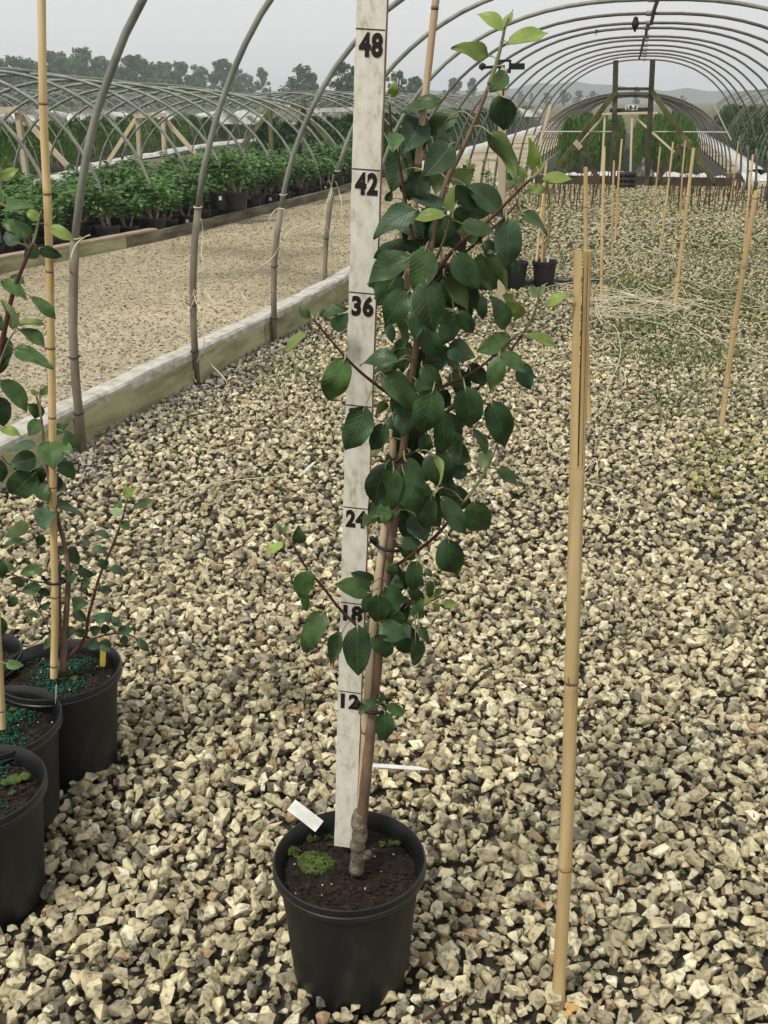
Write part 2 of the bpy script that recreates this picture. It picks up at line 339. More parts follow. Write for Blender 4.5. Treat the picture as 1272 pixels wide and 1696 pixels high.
M['tree_bark'] = pmat('tree_bark', [(0.05, 0.04, 0.03), (0.12, 0.10, 0.08)], scale=2, rough=0.9)
M['hill'] = pmat('wooded_hill', [(0.03, 0.05, 0.03), (0.06, 0.085, 0.045)], scale=0.05, rough=1.0, spec=0.0)
M['bird'] = pmat('bird_plumage', [(0.012, 0.011, 0.012), (0.03, 0.028, 0.028)], scale=30, rough=0.6)
M['rod'] = pmat('brown_dead_stem', [(0.05, 0.025, 0.015), (0.12, 0.062, 0.038)], scale=30, rough=0.85, vary=0.3)
M['hose'] = pmat('grey_hose', [(0.05, 0.055, 0.055), (0.10, 0.105, 0.10)], scale=12, rough=0.5)
M['sign'] = pmat('white_sign_board', [(0.66, 0.66, 0.62), (0.78, 0.78, 0.75)], scale=12, rough=0.5)
M['grass'] = pmat('thin_grass', [(0.05, 0.10, 0.018), (0.11, 0.17, 0.04)], scale=8, rough=0.8, transl=0.2)
M['rust_leaf'] = pmat('dead_leaf', [(0.40, 0.22, 0.06), (0.55, 0.36, 0.14)], scale=50, rough=0.7)
#@@GROUND
def sheet(name, pts, z, mat, kind='structure'):
    me = bpy.data.meshes.new(name); me.from_pydata([(x, y, z) for x, y in pts], [], [tuple(range(len(pts)))])
    me.materials.append(mat); o = bpy.data.objects.new(name, me); COL.objects.link(o); o['kind'] = kind; return o
ground = sheet('ground', [(-1150, -1150), (1150, -1150), (1150, 1150), (-1150, 1150)], -0.03, M['field'])
def lane_edge(y):   # far (left) edge of the lane = board of the neighbour bed
    xs = [(3, -5.75), (8.03, -5.14), (9.58, -4.82), (10.65, -4.66), (16.15, -4.34), (20.6, -4.45), (28, -4.64), (68, -4.9), (90, -4.9)]
    for (a, xa), (c, xc) in zip(xs, xs[1:]):
        if y <= c: return xa + (xc - xa) * (y - a) / (c - a)
    return xs[-1][1]
def board_x(y):     # board along the left side of the hoop house
    xs = [(0, -2.45), (3.93, -2.19), (4.88, -2.12), (5.93, -2.04), (7.1, -1.98), (9, -1.95), (20, -1.9)]
    for (a, xa), (c, xc) in zip(xs, xs[1:]):
        if y <= c: return xa + (xc - xa) * (y - a) / (c - a)
    return xs[-1][1]
house_floor = sheet('gravel_bed_base', [(board_x(0) + .0, -3.0), (board_x(3.9), 3.9), (board_x(7), 7.0), (-1.9, 19.2), (2.3, 19.2), (4.5, 9), (4.5, -3.0)], -0.026, M['soil_ground'])
lane_pts = [(-2.45, -3)] + [(board_x(y) - 0.03, y) for y in (0, 3.9, 5.9, 9)] + [(-2.0, 19), (-2.2, 24), (-2.6, 90)] + [(lane_edge(y) + 0.02, y) for y in (90, 68, 28, 20.6, 16.1, 10.6, 8, 3)] + [(-6.3, -3)]
lane = sheet('gravel_lane', lane_pts, -0.008, M['lane'])
cross = sheet('cross_lane', [(-2.0, 19.35), (2.2, 19.35), (12, 19.4), (12, 23.5), (-2.2, 23.5)], -0.012, M['lane'])
lane_r = sheet('side_lane', [(2.0, 23.5), (2.55, 23.5), (3.0, 70), (2.3, 70)], -0.004, M['lane'])
bed_a = sheet('potted_bed', [(lane_edge(y) - 0.03, y) for y in (3, 8, 9.6, 10.6, 16.1, 19.5)] + [(-9.2, 19.5), (-10.6, 3)], -0.004, M['fabric'])
for i, q in enumerate([[(-4.5, 20.5), (-4.95, 68), (-9, 68), (-8.9, 20.5)], [(-11.3, 12), (-12.9, 60), (-30, 60), (-30, 12)], [(-1.9, 21.9), (1.95, 21.9), (1.9, 50), (-1.9, 50)], [(2.7, 24), (3.1, 60), (12, 60), (12, 24)]]):
    sheet('planting_bed', q, -0.004 - 0.001 * i, M['fabric'])

# ---- stones
NPROTO = 16; PROT = []
for k in range(NPROTO):
    bm = bmesh.new(); rs = random.Random(k + 11)
    sx, sy, sz = 1.0, rs.uniform(0.62, 0.95), rs.uniform(0.48, 0.76)
    for _ in range(12):
        d = Vector((rs.gauss(0, 1), rs.gauss(0, 1), rs.gauss(0, 1))).normalized() * rs.uniform(0.82, 1.0)
        bm.verts.new((d.x * sx * 0.5, d.y * sy * 0.5, d.z * sz * 0.5))
    bmesh.ops.convex_hull(bm, input=bm.verts[:]); bmesh.ops.triangulate(bm, faces=bm.faces[:])
    lone = [v for v in bm.verts if not v.link_faces]
    if lone: bmesh.ops.delete(bm, geom=lone, context='VERTS')
    bm.verts.index_update()
    PROT.append((np.array([v.co[:] for v in bm.verts], dtype=np.float32), np.array([[v.index for v in f.verts] for f in bm.faces], dtype=np.int32))); bm.free()
LOWP = []
for k in range(8):
    rs = random.Random(k + 77); sz = rs.uniform(0.4, 0.65)
    v = np.array([[.5, 0, 0], [0, .42, 0], [-.5, 0, 0], [0, -.42, 0], [.08, .05, sz * .5], [0, 0, -sz * .5]], dtype=np.float32) * np.array([[rs.uniform(.8, 1.1)] for _ in range(6)], dtype=np.float32)
    LOWP.append((v, np.array([[0, 1, 4], [1, 2, 4], [2, 3, 4], [3, 0, 4], [1, 0, 5], [2, 1, 5], [3, 2, 5], [0, 3, 5]], dtype=np.int32)))
POTS = []   # (x, y, r) to keep clear of stones; filled below
MAIN_POT = G(579, 1434, 0.215); POTS.append((MAIN_POT.x, MAIN_POT.y, 0.088))
LP1 = G(97, 1106, 0.235); LP2 = G(-12, 1192, 0.235); LP3 = G(-48, 1304, 0.235); LP0 = G(-62, 1088, 0.235)
for q in (LP1, LP2, LP3, LP0): POTS.append((q.x, q.y, 0.098))
def cells(cell, f0, f1, jitter=0.5):
    """jittered grid over the strip between forward distances f0 and f1, in view with a margin, inside the hoop house"""
    xs = np.arange(-2.6, 4.4, cell); ys = np.arange(0.5, 19.3, cell)
    X, Y = np.meshgrid(xs, ys); X = X.ravel(); Y = Y.ravel()
    X = X + RNG.uniform(-jitter, jitter, X.size) * cell; Y = Y + RNG.uniform(-jitter, jitter, Y.size) * cell
    F = -X * SY + Y * CY; Rr = X * CY + Y * SY
    zc = F * CP + CAM_H * SP
    px = Rr / zc * FPX
    k = (F >= f0) & (F < f1) & (np.abs(px) < 640 + 0.45 / zc * FPX) & (Y < 19.1)
    bx = np.interp(Y, [0, 3.93, 4.88, 5.93, 7.1, 9, 20], [-2.45, -2.19, -2.12, -2.04, -1.98, -1.95, -1.9])
    k &= (X > bx + 0.035) & (X < np.interp(Y, [0, 8, 19.2], [4.4, 4.3, 2.2]))
    for (cx, cy, r) in POTS: k &= ((X - cx) ** 2 + (Y - cy) ** 2) > r * r
    return X[k], Y[k], F[k]
col_arr = np.array([c for c, w in STONE_COLS], dtype=np.float32); col_p = np.array([w for c, w in STONE_COLS]); col_p /= col_p.sum()
def rotmats(n, tilt):
    a = RNG.uniform(0, 2*np.pi, n); bq = RNG.normal(0, tilt, n); c = RNG.normal(0, tilt, n)
    ca, sa, cb, sb, cc, sc = np.cos(a), np.sin(a), np.cos(bq), np.sin(bq), np.cos(c), np.sin(c)
    Z = np.zeros(n); O = np.ones(n)
    Rz = np.stack([ca, -sa, Z, sa, ca, Z, Z, Z, O], 1).reshape(n, 3, 3); Rx = np.stack([O, Z, Z, Z, cb, -sb, Z, sb, cb], 1).reshape(n, 3, 3)
    Ry = np.stack([cc, Z, sc, Z, O, Z, -sc, Z, cc], 1).reshape(n, 3, 3)
    return Rz @ Rx @ Ry
def stone_cols(X, Y):
    n = X.size; c = col_arr[RNG.choice(len(col_arr), n, p=col_p)] * RNG.uniform(0.85, 1.12, (n, 1)).astype(np.float32)
    # the bluish-grey stone spilled along the left board
    bx = np.interp(Y, [0, 3.93, 4.88, 5.93, 7.1, 9, 20], [-2.45, -2.19, -2.12, -2.04, -1.98, -1.95, -1.9])
    g = (X - bx < RNG.uniform(0.05, 0.42, n)) & (Y > 3.2) & (Y < 6.4) & (RNG.random(n) < 0.85)
    c[g] = np.array([0.31, 0.292, 0.270], dtype=np.float32) * RNG.uniform(0.6, 1.25, (g.sum(), 1))
    # algae-stained stones further in, on the right
    mo = (np.sin(X * 2.1 + 1.3 * np.sin(Y * 0.9)) + np.sin(Y * 1.7 + X) > 0.75) & (X > -0.3) & (Y > 3.6) & (RNG.random(n) < 0.38)
    c[mo] = c[mo] * np.array([0.66, 0.74, 0.45], dtype=np.float32)
    far = np.clip((Y - 5.0) / 5.0, 0, 1)[:, None]; c = c * (1 - far * np.array([0.24, 0.22, 0.30], dtype=np.float32))      # darker and more olive further in
    return c
VV, FF, CC = [], [], []; voff = 0
def add_stones(X, Y, size, zc, tilt, protos):
    global voff
    n = X.size; Rm = rotmats(n, tilt); cols = stone_cols(X, Y); which = RNG.integers(0, len(protos), n)
    for k, (pv, pf) in enumerate(protos):
        idx = np.nonzero(which == k)[0]
        if idx.size == 0: continue
        v = np.einsum('nij,vj->nvi', Rm[idx], pv) * size[idx][:, None, None]
        v = v + np.stack([X[idx], Y[idx], zc[idx]], 1)[:, None, :]
        nv = pv.shape[0]; f = pf[None] + (voff + np.arange(idx.size) * nv)[:, None, None]
        VV.append(v.reshape(-1, 3)); FF.append(f.reshape(-1, 3)); CC.append(np.repeat(cols[idx], nv, 0)); voff += nv * idx.size
def sizes(n, lo, hi): return (lo + (hi - lo) * RNG.beta(1.6, 2.6, n)).astype(np.float32)
# nearest: top layer; the 300 that show largest become separate stones
X, Y, F = cells(0.0248, 0.9, 3.0); S = (0.018 + 0.036 * RNG.beta(1.5, 2.0, X.size)).astype(np.float32)
zc = S * 0.14 + RNG.uniform(-0.006, 0.012, X.size)
pxs = (X * CY + Y * SY) / (F * CP + CAM_H * SP) * FPX
vis = (np.abs(pxs) < 640) & (F > 1.21)
score = np.where(vis, S / F, 0); near = np.argsort(-score)[:300]
keep = np.ones(X.size, bool); keep[near] = False
proto_me = []
for pv, pf in PROT:
    me = bpy.data.meshes.new('stone'); me.from_pydata(pv.tolist(), [], pf.tolist()); me.materials.append(M['stone']); proto_me.append(me)
Rn = rotmats(300, 0.45)
for j, i in enumerate(near):
    o = bpy.data.objects.new('stone', proto_me[j % NPROTO]); COL.objects.link(o); o.parent = house_floor
    o.matrix_local = Matrix.Translation((float(X[i]), float(Y[i]), float(zc[i]))) @ Matrix(Rn[j].tolist()).to_4x4() @ Matrix.Scale(float(S[i]) * 1.02, 4)
add_stones(X[keep], Y[keep], S[keep], zc[keep], 0.5, PROT)
X, Y, F = cells(0.0188, 0.9, 3.0); S = sizes(X.size, 0.014, 0.037); add_stones(X, Y, S, S * 0.04 - 0.016 + RNG.uniform(-0.005, 0.005, X.size), 0.7, PROT)
X, Y, F = cells(0.0300, 3.0, 6.2); S = sizes(X.size, 0.024, 0.056); add_stones(X, Y, S, S * 0.12 + RNG.uniform(-0.008, 0.010, X.size), 0.5, PROT)
X, Y, F = cells(0.0340, 3.0, 6.2); S = sizes(X.size, 0.018, 0.040); add_stones(X, Y, S, S * 0.05 - 0.016, 0.7, LOWP)
X, Y, F = cells(0.0345, 6.2, 10.5); S = sizes(X.size, 0.024, 0.052); add_stones(X, Y, S, S * 0.10 - 0.006 + RNG.uniform(-0.008, 0.006, X.size), 0.6, LOWP)
X, Y, F = cells(0.0560, 10.5, 20); S = sizes(X.size, 0.035, 0.075); add_stones(X, Y, S, S * 0.10, 0.4, LOWP)
def np_mesh(name, v, f, cols, mat):
    me = bpy.data.meshes.new(name); me.vertices.add(len(v)); me.vertices.foreach_set('co', v.astype(np.float32).ravel())
    me.loops.add(f.size); me.loops.foreach_set('vertex_index', f.astype(np.int32).ravel())
    me.polygons.add(len(f)); me.polygons.foreach_set('loop_start', np.arange(0, f.size, f.shape[1], dtype=np.int32))
    me.polygons.foreach_set('use_smooth', np.zeros(len(f), bool))
    if cols is not None:
        a = me.attributes.new('Col', 'FLOAT_COLOR', 'POINT'); a.data.foreach_set('color', np.concatenate([cols, np.ones((len(cols), 1))], 1).astype(np.float32).ravel())
    me.materials.append(mat); me.update(); me.validate(); return me
o = bpy.data.objects.new('gravel', np_mesh('gravel', np.concatenate(VV), np.concatenate(FF), np.concatenate(CC), M['gravel'])); COL.objects.link(o); o.parent = house_floor; o['kind'] = 'stuff'
# thin scatter of small stones on the lane
VV, FF, CC = [], [], []; voff = 0
n = 26000; Y = 3.0 + 17 * RNG.random(n) ** 1.5; e = np.array([lane_edge(y) for y in Y]); bx = np.interp(Y, [0, 3.93, 5.93, 9, 20], [-2.45, -2.19, -2.04, -1.95, -1.9]); X = e + 0.05 + (bx - e - 0.1) * RNG.random(n)
S = sizes(n, 0.010, 0.036); add_stones(X, Y, S, S * 0.02 - 0.006, 0.4, LOWP)
o = bpy.data.objects.new('lane_pebbles', np_mesh('lane_pebbles', np.concatenate(VV), np.concatenate(FF), np.concatenate(CC) * np.array([0.80, 0.76, 0.74]), M['gravel'])); COL.objects.link(o); o.parent = lane; o['kind'] = 'stuff'
#@@NEAR
# ------------------------------------------------------------------ pots
def make_pot(c, rim_r, h, label, group=None, soil_drop=0.028, name='nursery_pot', fert=0, sink=0.008):
    root = thing(name, label, 'pot', (c.x, c.y, 0), group); c0 = Vector((c.x, c.y, -sink)); h = h + sink
    b = MB(); rb = rim_r * 0.765; rt = rim_r * 0.925
    prof = [(0.001, 0.0), (rb * 0.95, 0.0), (rb * 1.0, 0.006), (lerp(rb, rt, 0.25), h * 0.25), (lerp(rb, rt, 0.6), h * 0.6), (rt, h - 0.030), (rt * 1.005, h - 0.024)]
    b.lathe(prof, c0, 64, wob=0.004); w = b.build('wall', M['pot'], root); smooth_by_angle(w, 35)
    b = MB(); ri = rim_r
    prof = [(rt * 1.0, h - 0.024), (ri * 0.985, h - 0.023), (ri, h - 0.020), (ri * 1.0, h - 0.0145), (ri * 0.986, h - 0.0125), (ri * 0.986, h - 0.0115), (ri * 1.003, h - 0.009), (ri * 0.992, h - 0.001), (ri * 0.97, h), (ri * 0.955, h - 0.003), (ri * 0.925, h - 0.010), (rt * 0.955, h - 0.022), (rt * 0.93, h - 0.075)]
    b.lathe(prof, c0, 64, wob=0.004); w = b.build('rim', M['rim'], root); smooth_by_angle(w, 35)
    # soil: uneven disc
    b = MB(); nr, ns = 14, 48; rs = rt * 0.945; zz = h - soil_drop
    b.v.append(c0 + Vector((0, 0, zz + 0.004)))
    for i in range(1, nr + 1):
        for k in range(ns):
            a = 2 * math.pi * k / ns; r = rs * i / nr
            b.v.append(c0 + Vector((r * math.cos(a), r * math.sin(a), zz + random.uniform(-0.003, 0.004) - 0.006 * (i / nr) ** 4)))
    for k in range(ns): b.f.append((0, 1 + k, 1 + (k + 1) % ns)); b.m.append(0)
    for i in range(nr - 1):
        for k in range(ns):
            a0 = 1 + i * ns + k; a1 = 1 + i * ns + (k + 1) % ns; b.f.append((a0, a0 + ns, a1 + ns, a1)); b.m.append(0)
    s = b.build('soil', M['potsoil'], root, smooth=False)
    b = MB()
    for _ in range(420):
        a = random.uniform(0, 6.283); r = rs * math.sqrt(random.random()) * 0.97; q = random.uniform(0.0010, 0.0032)
        b.blob(c0 + Vector((r * math.cos(a), r * math.sin(a), zz + 0.003)), q, (random.uniform(.8, 2.2), random.uniform(.6, 1.2), random.uniform(.3, .7)), 1, 0.25)
    ch = b.build('bark_chips', M['bark_bit'], root); ch['kind'] = 'stuff'
    b = MB()
    for _ in range(14):
        a = random.uniform(0, 6.283); r = rs * math.sqrt(random.random()) * 0.95
        b.blob(c0 + Vector((r * math.cos(a), r * math.sin(a), zz + 0.004)), random.uniform(0.0007, 0.0017), sub=1, jit=0.3)
    pe = b.build('perlite_bits', M['tagw'], root); pe['kind'] = 'stuff'
    if fert:
        b = MB()
        for _ in range(fert):
            cl = random.choice([(-0.35, 0.25), (0.3, -0.25), (-0.1, -0.5), (0.1, 0.5)])
            a = Vector((random.gauss(cl[0], .22) * rs, random.gauss(cl[1], .2) * rs, 0))
            if a.length > rs * .93: continue
            b.blob(c0 + a + Vector((0, 0, zz + 0.005)), random.uniform(0.0013, 0.0024), sub=1, jit=0.1)
        fo = b.build('fertiliser_grains', M['fert'], root); fo['kind'] = 'stuff'
    return root, zz - sink
POT_H = 0.233
mp, MAIN_SOIL = make_pot(MAIN_POT, 0.1225, POT_H, 'black nursery pot holding the young tree beside the measuring stick')
def moss_clump(c, r, root, n=60):
    b = MB()
    for _ in range(n):
        a = random.uniform(0, 6.283); q = r * math.sqrt(random.random()); hgt = 0.55 * r * (1 - (q / r) ** 2)
        b.blob(Vector(c) + Vector((q * math.cos(a), q * math.sin(a) * 0.75, hgt * random.uniform(.4, 1))), random.uniform(0.002, 0.0048), sub=1, jit=0.45)
    o = b.build('moss_clump', M['moss'], root); o['kind'] = 'stuff'
for (px, py, r, n) in [(522, 1430, 0.030, 230), (485, 1412, 0.014, 26), (655, 1398, 0.010, 14), (515, 1390, 0.008, 10), (632, 1398, 0.006, 8), (545, 1388, 0.006, 8)]:
    moss_clump(G(px, py, MAIN_SOIL + 0.002), r, mp, n)
lp1, S1 = make_pot(LP1, 0.131, 0.235, 'black nursery pot with a yellow plant tag stuck in its green-flecked soil', fert=650)
lp2, S2 = make_pot(LP2, 0.131, 0.235, 'black nursery pot with a thin white tag standing at its rim edge', fert=900)
lp3, S3 = make_pot(LP3, 0.128, 0.240, 'black nursery pot with leafy weed seedlings and no tag in its soil', fert=500)
lp0, S0 = make_pot(LP0, 0.125, 0.235, 'black nursery pot standing behind the pot with the yellow tag', fert=300)
def flat_tag(name, p0, p1, w, label, cat, mat, up, thick=0.0012, point=False, group=None):
    p0, p1 = Vector(p0), Vector(p1); d = (p1 - p0); L = d.length; d.normalize(); sd = d.cross(Vector(up)).normalized(); nn = sd.cross(d).normalized()
    prof = [(0, .5), (.82, .5), (1.0, .08)] if point else [(0, .5), (.5, .5), (1.0, .5)]
    b = MB(); i = 0
    for (u, q) in prof:
        bend = nn * (math.sin(u * math.pi) * L * 0.02)
        for sgn in (-1, 1):
            for tz in (-1, 1): b.v.append(p0 + d * L * u + bend + sd * sgn * q * w + nn * tz * thick / 2)
    for k in range(len(prof) - 1):
        a = k * 4; c = a + 4
        b.f += [(a, a+2, c+2, c), (a+1, c+1, c+3, a+3), (a, c, c+1, a+1), (a+2, a+3, c+3, c+2)]; b.m += [0]*4
    e = (len(prof) - 1) * 4; b.f += [(0, 1, 3, 2), (e, e+2, e+3, e+1)]; b.m += [0, 0]
    o = b.build(name, mat, at=p0); return tag(o, label, cat, group)
rimz = POT_H + 0.001
flat_tag('plant_tag', G(529, 1369, rimz + 0.012), G(482, 1333, rimz + 0.036), 0.0225, 'broad white plant tag leaning over the back rim of the pot', 'tag', M['tagw'], (0.2, -0.6, 1))
flat_tag('plant_tag', G(612, 1267, 0.034), G(711, 1275, 0.030), 0.0125, 'narrow white pointed tag lying flat on the gravel', 'tag', M['tagw'], (0, 0, 1), point=True)
flat_tag('plant_tag', G(170, 1104, S1 + 0.002), G(171, 1104, S1 + 0.002) + Vector((0.003, 0.012, 0.066)), 0.013, 'small yellow plant tag standing in dark potting soil', 'tag', M['tagy'], (0, -1, 0))
flat_tag('plant_tag', G(91, 1176, S2 + 0.002), G(92, 1176, S2 + 0.002) + Vector((0.006, 0.004, 0.055)), 0.012, 'thin white plant tag seen edge on at the pot rim', 'tag', M['tagw'], (1, 0.35, 0))

# ------------------------------------------------------------------ measuring stick
RB, RT = D(571, 1403, 1.372), D(620, -150, 1.325)
stick = thing('measuring_stick', 'tall white painted wooden measuring stick with black inch numbers', 'ruler', (RB.x, RB.y, RB.z))
ax = (RT - RB).normalized()
view = (CAMV - (RB + RT) / 2); view = (view - ax * view.dot(ax)).normalized(); side = ax.cross(view).normalized() * -1
side = -side if side.dot(Vector((CY, SY, 0))) < 0 else side              # to the right
q = Matrix.Rotation(R(-9), 3, ax); fn = (q @ view); fs = (q @ side)
SW, ST = 0.0352, 0.017
L = (RT - RB).length
b = MB(); nseg = 60; i0 = 0
for k in range(nseg + 1):
    p = RB + ax * (L * k / nseg); jl, jr = random.uniform(-.0006, .0006), random.uniform(-.0006, .0006)
    for (x, y) in ((-SW/2 + jl, 0), (SW/2 + jr, 0), (SW/2, -ST), (-SW/2, -ST)): b.v.append(p + fs * x + fn * y)
for k in range(nseg):
    for s_ in range(4):
        a, c = k * 4 + s_, k * 4 + (s_ + 1) % 4; b.f.append((a, c, c + 4, a + 4)); b.m.append(0 if s_ == 0 else 1)
b.f += [(3, 2, 1, 0), (nseg*4, nseg*4+1, nseg*4+2, nseg*4+3)]; b.m += [1, 1]
b.build('board', [M['white_paint'], M['raw_edge']], stick)
# scale of the inch marks along the board from the photo
MARKS = {12: 1146, 18: 999, 24: 841, 30: 672, 36: 485, 42: 280.5, 48: 48}
def along(py):
    lo, hi = 0.0, L
    for _ in range(40):
        md = (lo + hi) / 2
        if proj(RB + ax * md)[1] > py: lo = md
        else: hi = md
    return (lo + hi) / 2
def text_mesh(body, size, bold):
    cu = bpy.data.curves.new('txt', 'FONT'); cu.body = body; cu.size = size; cu.offset = bold; cu.align_x = 'CENTER'; cu.resolution_u = 6; cu.extrude = 0.0002 * size / 0.03; cu.space_character = 1.12
    ob = bpy.data.objects.new('txt', cu); COL.objects.link(ob); dg = bpy.context.evaluated_depsgraph_get()
    me = bpy.data.meshes.new_from_object(ob.evaluated_get(dg)); bpy.data.objects.remove(ob); bpy.data.curves.remove(cu); return me
for num, py in MARKS.items():
    s0 = along(py); p = RB + ax * s0
    b = MB(); b.bar(p - fs * SW * 0.49 + fn * 0.0002, p + fs * SW * 0.49 + fn * 0.0002 - ax * 0.0006, 0.0013, 0.0005, side=ax); b.build('mark', M['ink'], stick)
    me = text_mesh(str(num), 0.0345, 0.0017); me.name = 'numeral'; me.materials.clear(); me.materials.append(M['ink'])
    o = bpy.data.objects.new('numeral', me); COL.objects.link(o); o.parent = stick
    co = np.empty(len(me.vertices) * 3, np.float32); me.vertices.foreach_get('co', co); co = co.reshape(-1, 3)
    w_, h_ = np.ptp(co[:, 0]), np.ptp(co[:, 1]); cx_, y1 = (co[:, 0].max() + co[:, 0].min()) / 2, co[:, 1].max()
    sxk, syk = 0.0285 / w_, 0.0268 / h_
    mat = Matrix((fs, ax, fn)).transposed().to_4x4()
    top = RB + ax * (s0 - 0.0035) + fn * 0.0005 + fs * 0.001 - stick.location
    o.matrix_local = Matrix.Translation(top) @ mat @ Matrix.Diagonal((sxk, syk, 1, 1)) @ Matrix.Translation((-cx_, -y1, 0))

# ------------------------------------------------------------------ bamboo canes
def cane(pts, r0, r1, label, nodes, mat='bamboo', group=None, split=None, seg=14, name='bamboo_cane'):
    """pts: world polyline base->top. nodes: fractions along. Each internode flares slightly at the node."""
    P = curve_pts(pts, 8) if len(pts) > 2 else [Vector(pts[0]).lerp(Vector(pts[1]), k / 12) for k in range(13)]
    base = Vector((P[0].x, P[0].y, P[0].z)); root = thing(name, label, 'bamboo cane', base, group)
    cum = [0]
    for a, c in zip(P, P[1:]): cum.append(cum[-1] + (c - a).length)
    T = cum[-1]
    def at(u):
        s = u * T
        for k in range(len(P) - 1):
            if s <= cum[k + 1] + 1e-9: return P[k].lerp(P[k + 1], (s - cum[k]) / max(1e-9, cum[k + 1] - cum[k]))
        return P[-1]
    us = sorted(set([i / 40 for i in range(41)] + [n + e for n in nodes for e in (-0.006, -0.002, 0.0, 0.002, 0.006) if 0 < n + e < 1]))
    umax = split if split else 1.0
    us = [u for u in us if u <= umax]
    def rad(u):
        r = r0 + (r1 - r0) * u
        for n in nodes:
            d = abs(u - n) * T
            if d < 0.012: r *= 1 + 0.16 * (1 - d / 0.012) if d > 0.003 else 0.99
        return r
    b = MB(); b.tube([at(u) for u in us], [rad(u) for u in us], seg); o = b.build('culm', M[mat], root); smooth_by_angle(o, 50)
    for n in nodes:
        if n >= umax or n <= 0.005: continue
        b = MB(); d = 0.0022
        b.tube([at(n - d / T), at(n), at(n + d / T)], [rad(n) * 1.05, rad(n) * 1.12, rad(n) * 1.05], seg); o = b.build('node_ring', M['node'], root, smooth=True)
    return root, at, rad
# the big cane on the right, its top split into halves
b0, b1 = D(925, 1662, fdist(G(925, 1660))), D(965, 415, 1.30)
root, at_, rad_ = cane([b0 - Vector((0, 0, .03)), b0.lerp(b1, .35) + Vector((.004, 0, 0)), b1], 0.0104, 0.0096, 'thick split-top bamboo cane standing alone in the gravel', [0.02, 0.245, 0.51, 0.775], split=0.775)
top0, top1 = at_(0.772), at_(1.0); aa = Vector((CY, SY, 0)); bbv = (top1 - top0).normalized().cross(aa).normalized()
for k, (a0, a1, sp) in enumerate([(95, 262, -1), (275, 300, 0), (-50, 82, 1)]):     # split staves with gaps
    b = MB(); n = 8; ns = 12
    for i in range(ns + 1):
        u = i / ns; p = top0.lerp(top1, u); off = aa * sp * 0.0013 * u
        r = 0.0102 * (1 - 0.06 * u)
        for j in range(n + 1):
            a = R(lerp(a0, a1, j / n)); b.v.append(p + off + (aa * math.cos(a) + bbv * math.sin(a)) * r)
        for j in range(n, -1, -1):
            a = R(lerp(a0, a1, j / n)); b.v.append(p + off + (aa * math.cos(a) + bbv * math.sin(a)) * (r - 0.0028))
    w_ = 2 * (n + 1)
    for i in range(ns):
        for j in range(w_): b.f.append((i*w_ + j, i*w_ + (j+1) % w_, (i+1)*w_ + (j+1) % w_, (i+1)*w_ + j)); b.m.append(0)
    for j in range(n):
        e = ns * w_; b.f.append((e + j, e + j + 1, e + w_ - 2 - j, e + w_ - 1 - j)); b.m.append(0)
    o = b.build('stave', M['bamboo'], root); smooth_by_angle(o, 50)
b = MB()
for fr, hgt, px_ in [(0.787, 0.020, 0), (0.515, 0.014, -0.002), (0.262, 0.018, 0.003)]:
    p = at_(fr) + (CAMV - at_(fr)).normalized() * (rad_(fr) * 0.99) + aa * px_
    b = MB(); b.quad(p - aa * 0.0035, p + aa * 0.0035, p + aa * 0.001 - Vector((0, 0, hgt)) * 1, p - aa * 0.001 - Vector((0, 0, hgt))); o = b.build('sheath_scar', M['node'], root)
# further canes
def gcane(bx, by, tx, ty, r, label, nodes, group=None, lean=0.0, mat='bamboo'):
    g = G(bx, by); F = fdist(g); t_ = D(tx, ty, F + lean)
    return cane([g - Vector((0, 0, 0.04)), g.lerp(t_, .5) + Vector((random.uniform(-.008, .008), 0, 0)), t_], r, r * 0.85, label, nodes, group=group, seg=10, mat=mat)
gcane(977, 697, 970, 277, 0.0105, 'slim bamboo cane right behind the split-top cane', [.18, .42, .68, .86])
gcane(1195, 702, 1253, 316, 0.0125, 'bamboo cane leaning right, its top beside another cane, above thin grass', [.2, .45, .7, .97])
gcane(1232, 420, 1247, 256, 0.0115, 'bamboo cane almost hidden behind the leaning cane', [.25, .5, .75])
gcane(1117, 511, 1149, 245, 0.0125, 'bamboo cane at the edge of the mossy patch with two hoops behind', [.2, .46, .72])
GC = 'canes standing in the far half of the hoop house'; LC = 'thin bamboo cane standing in the far gravel of the hoop house'
for (bx, by, tx, ty, r) in [(996, 499, 1001, 243, .0105), (1014, 426, 1017, 266, .0105), (1019, 397, 1030, 230, .011), (1080, 384, 1094, 243, .0105), (1092, 420, 1115, 235, .0105), (1127, 348, 1135, 233, .011), (1210, 332, 1223, 233, .0115), (967, 352, 968, 281, .011)]:
    gcane(bx, by, tx, ty, r, LC, [.2, .45, .7], group=GC)
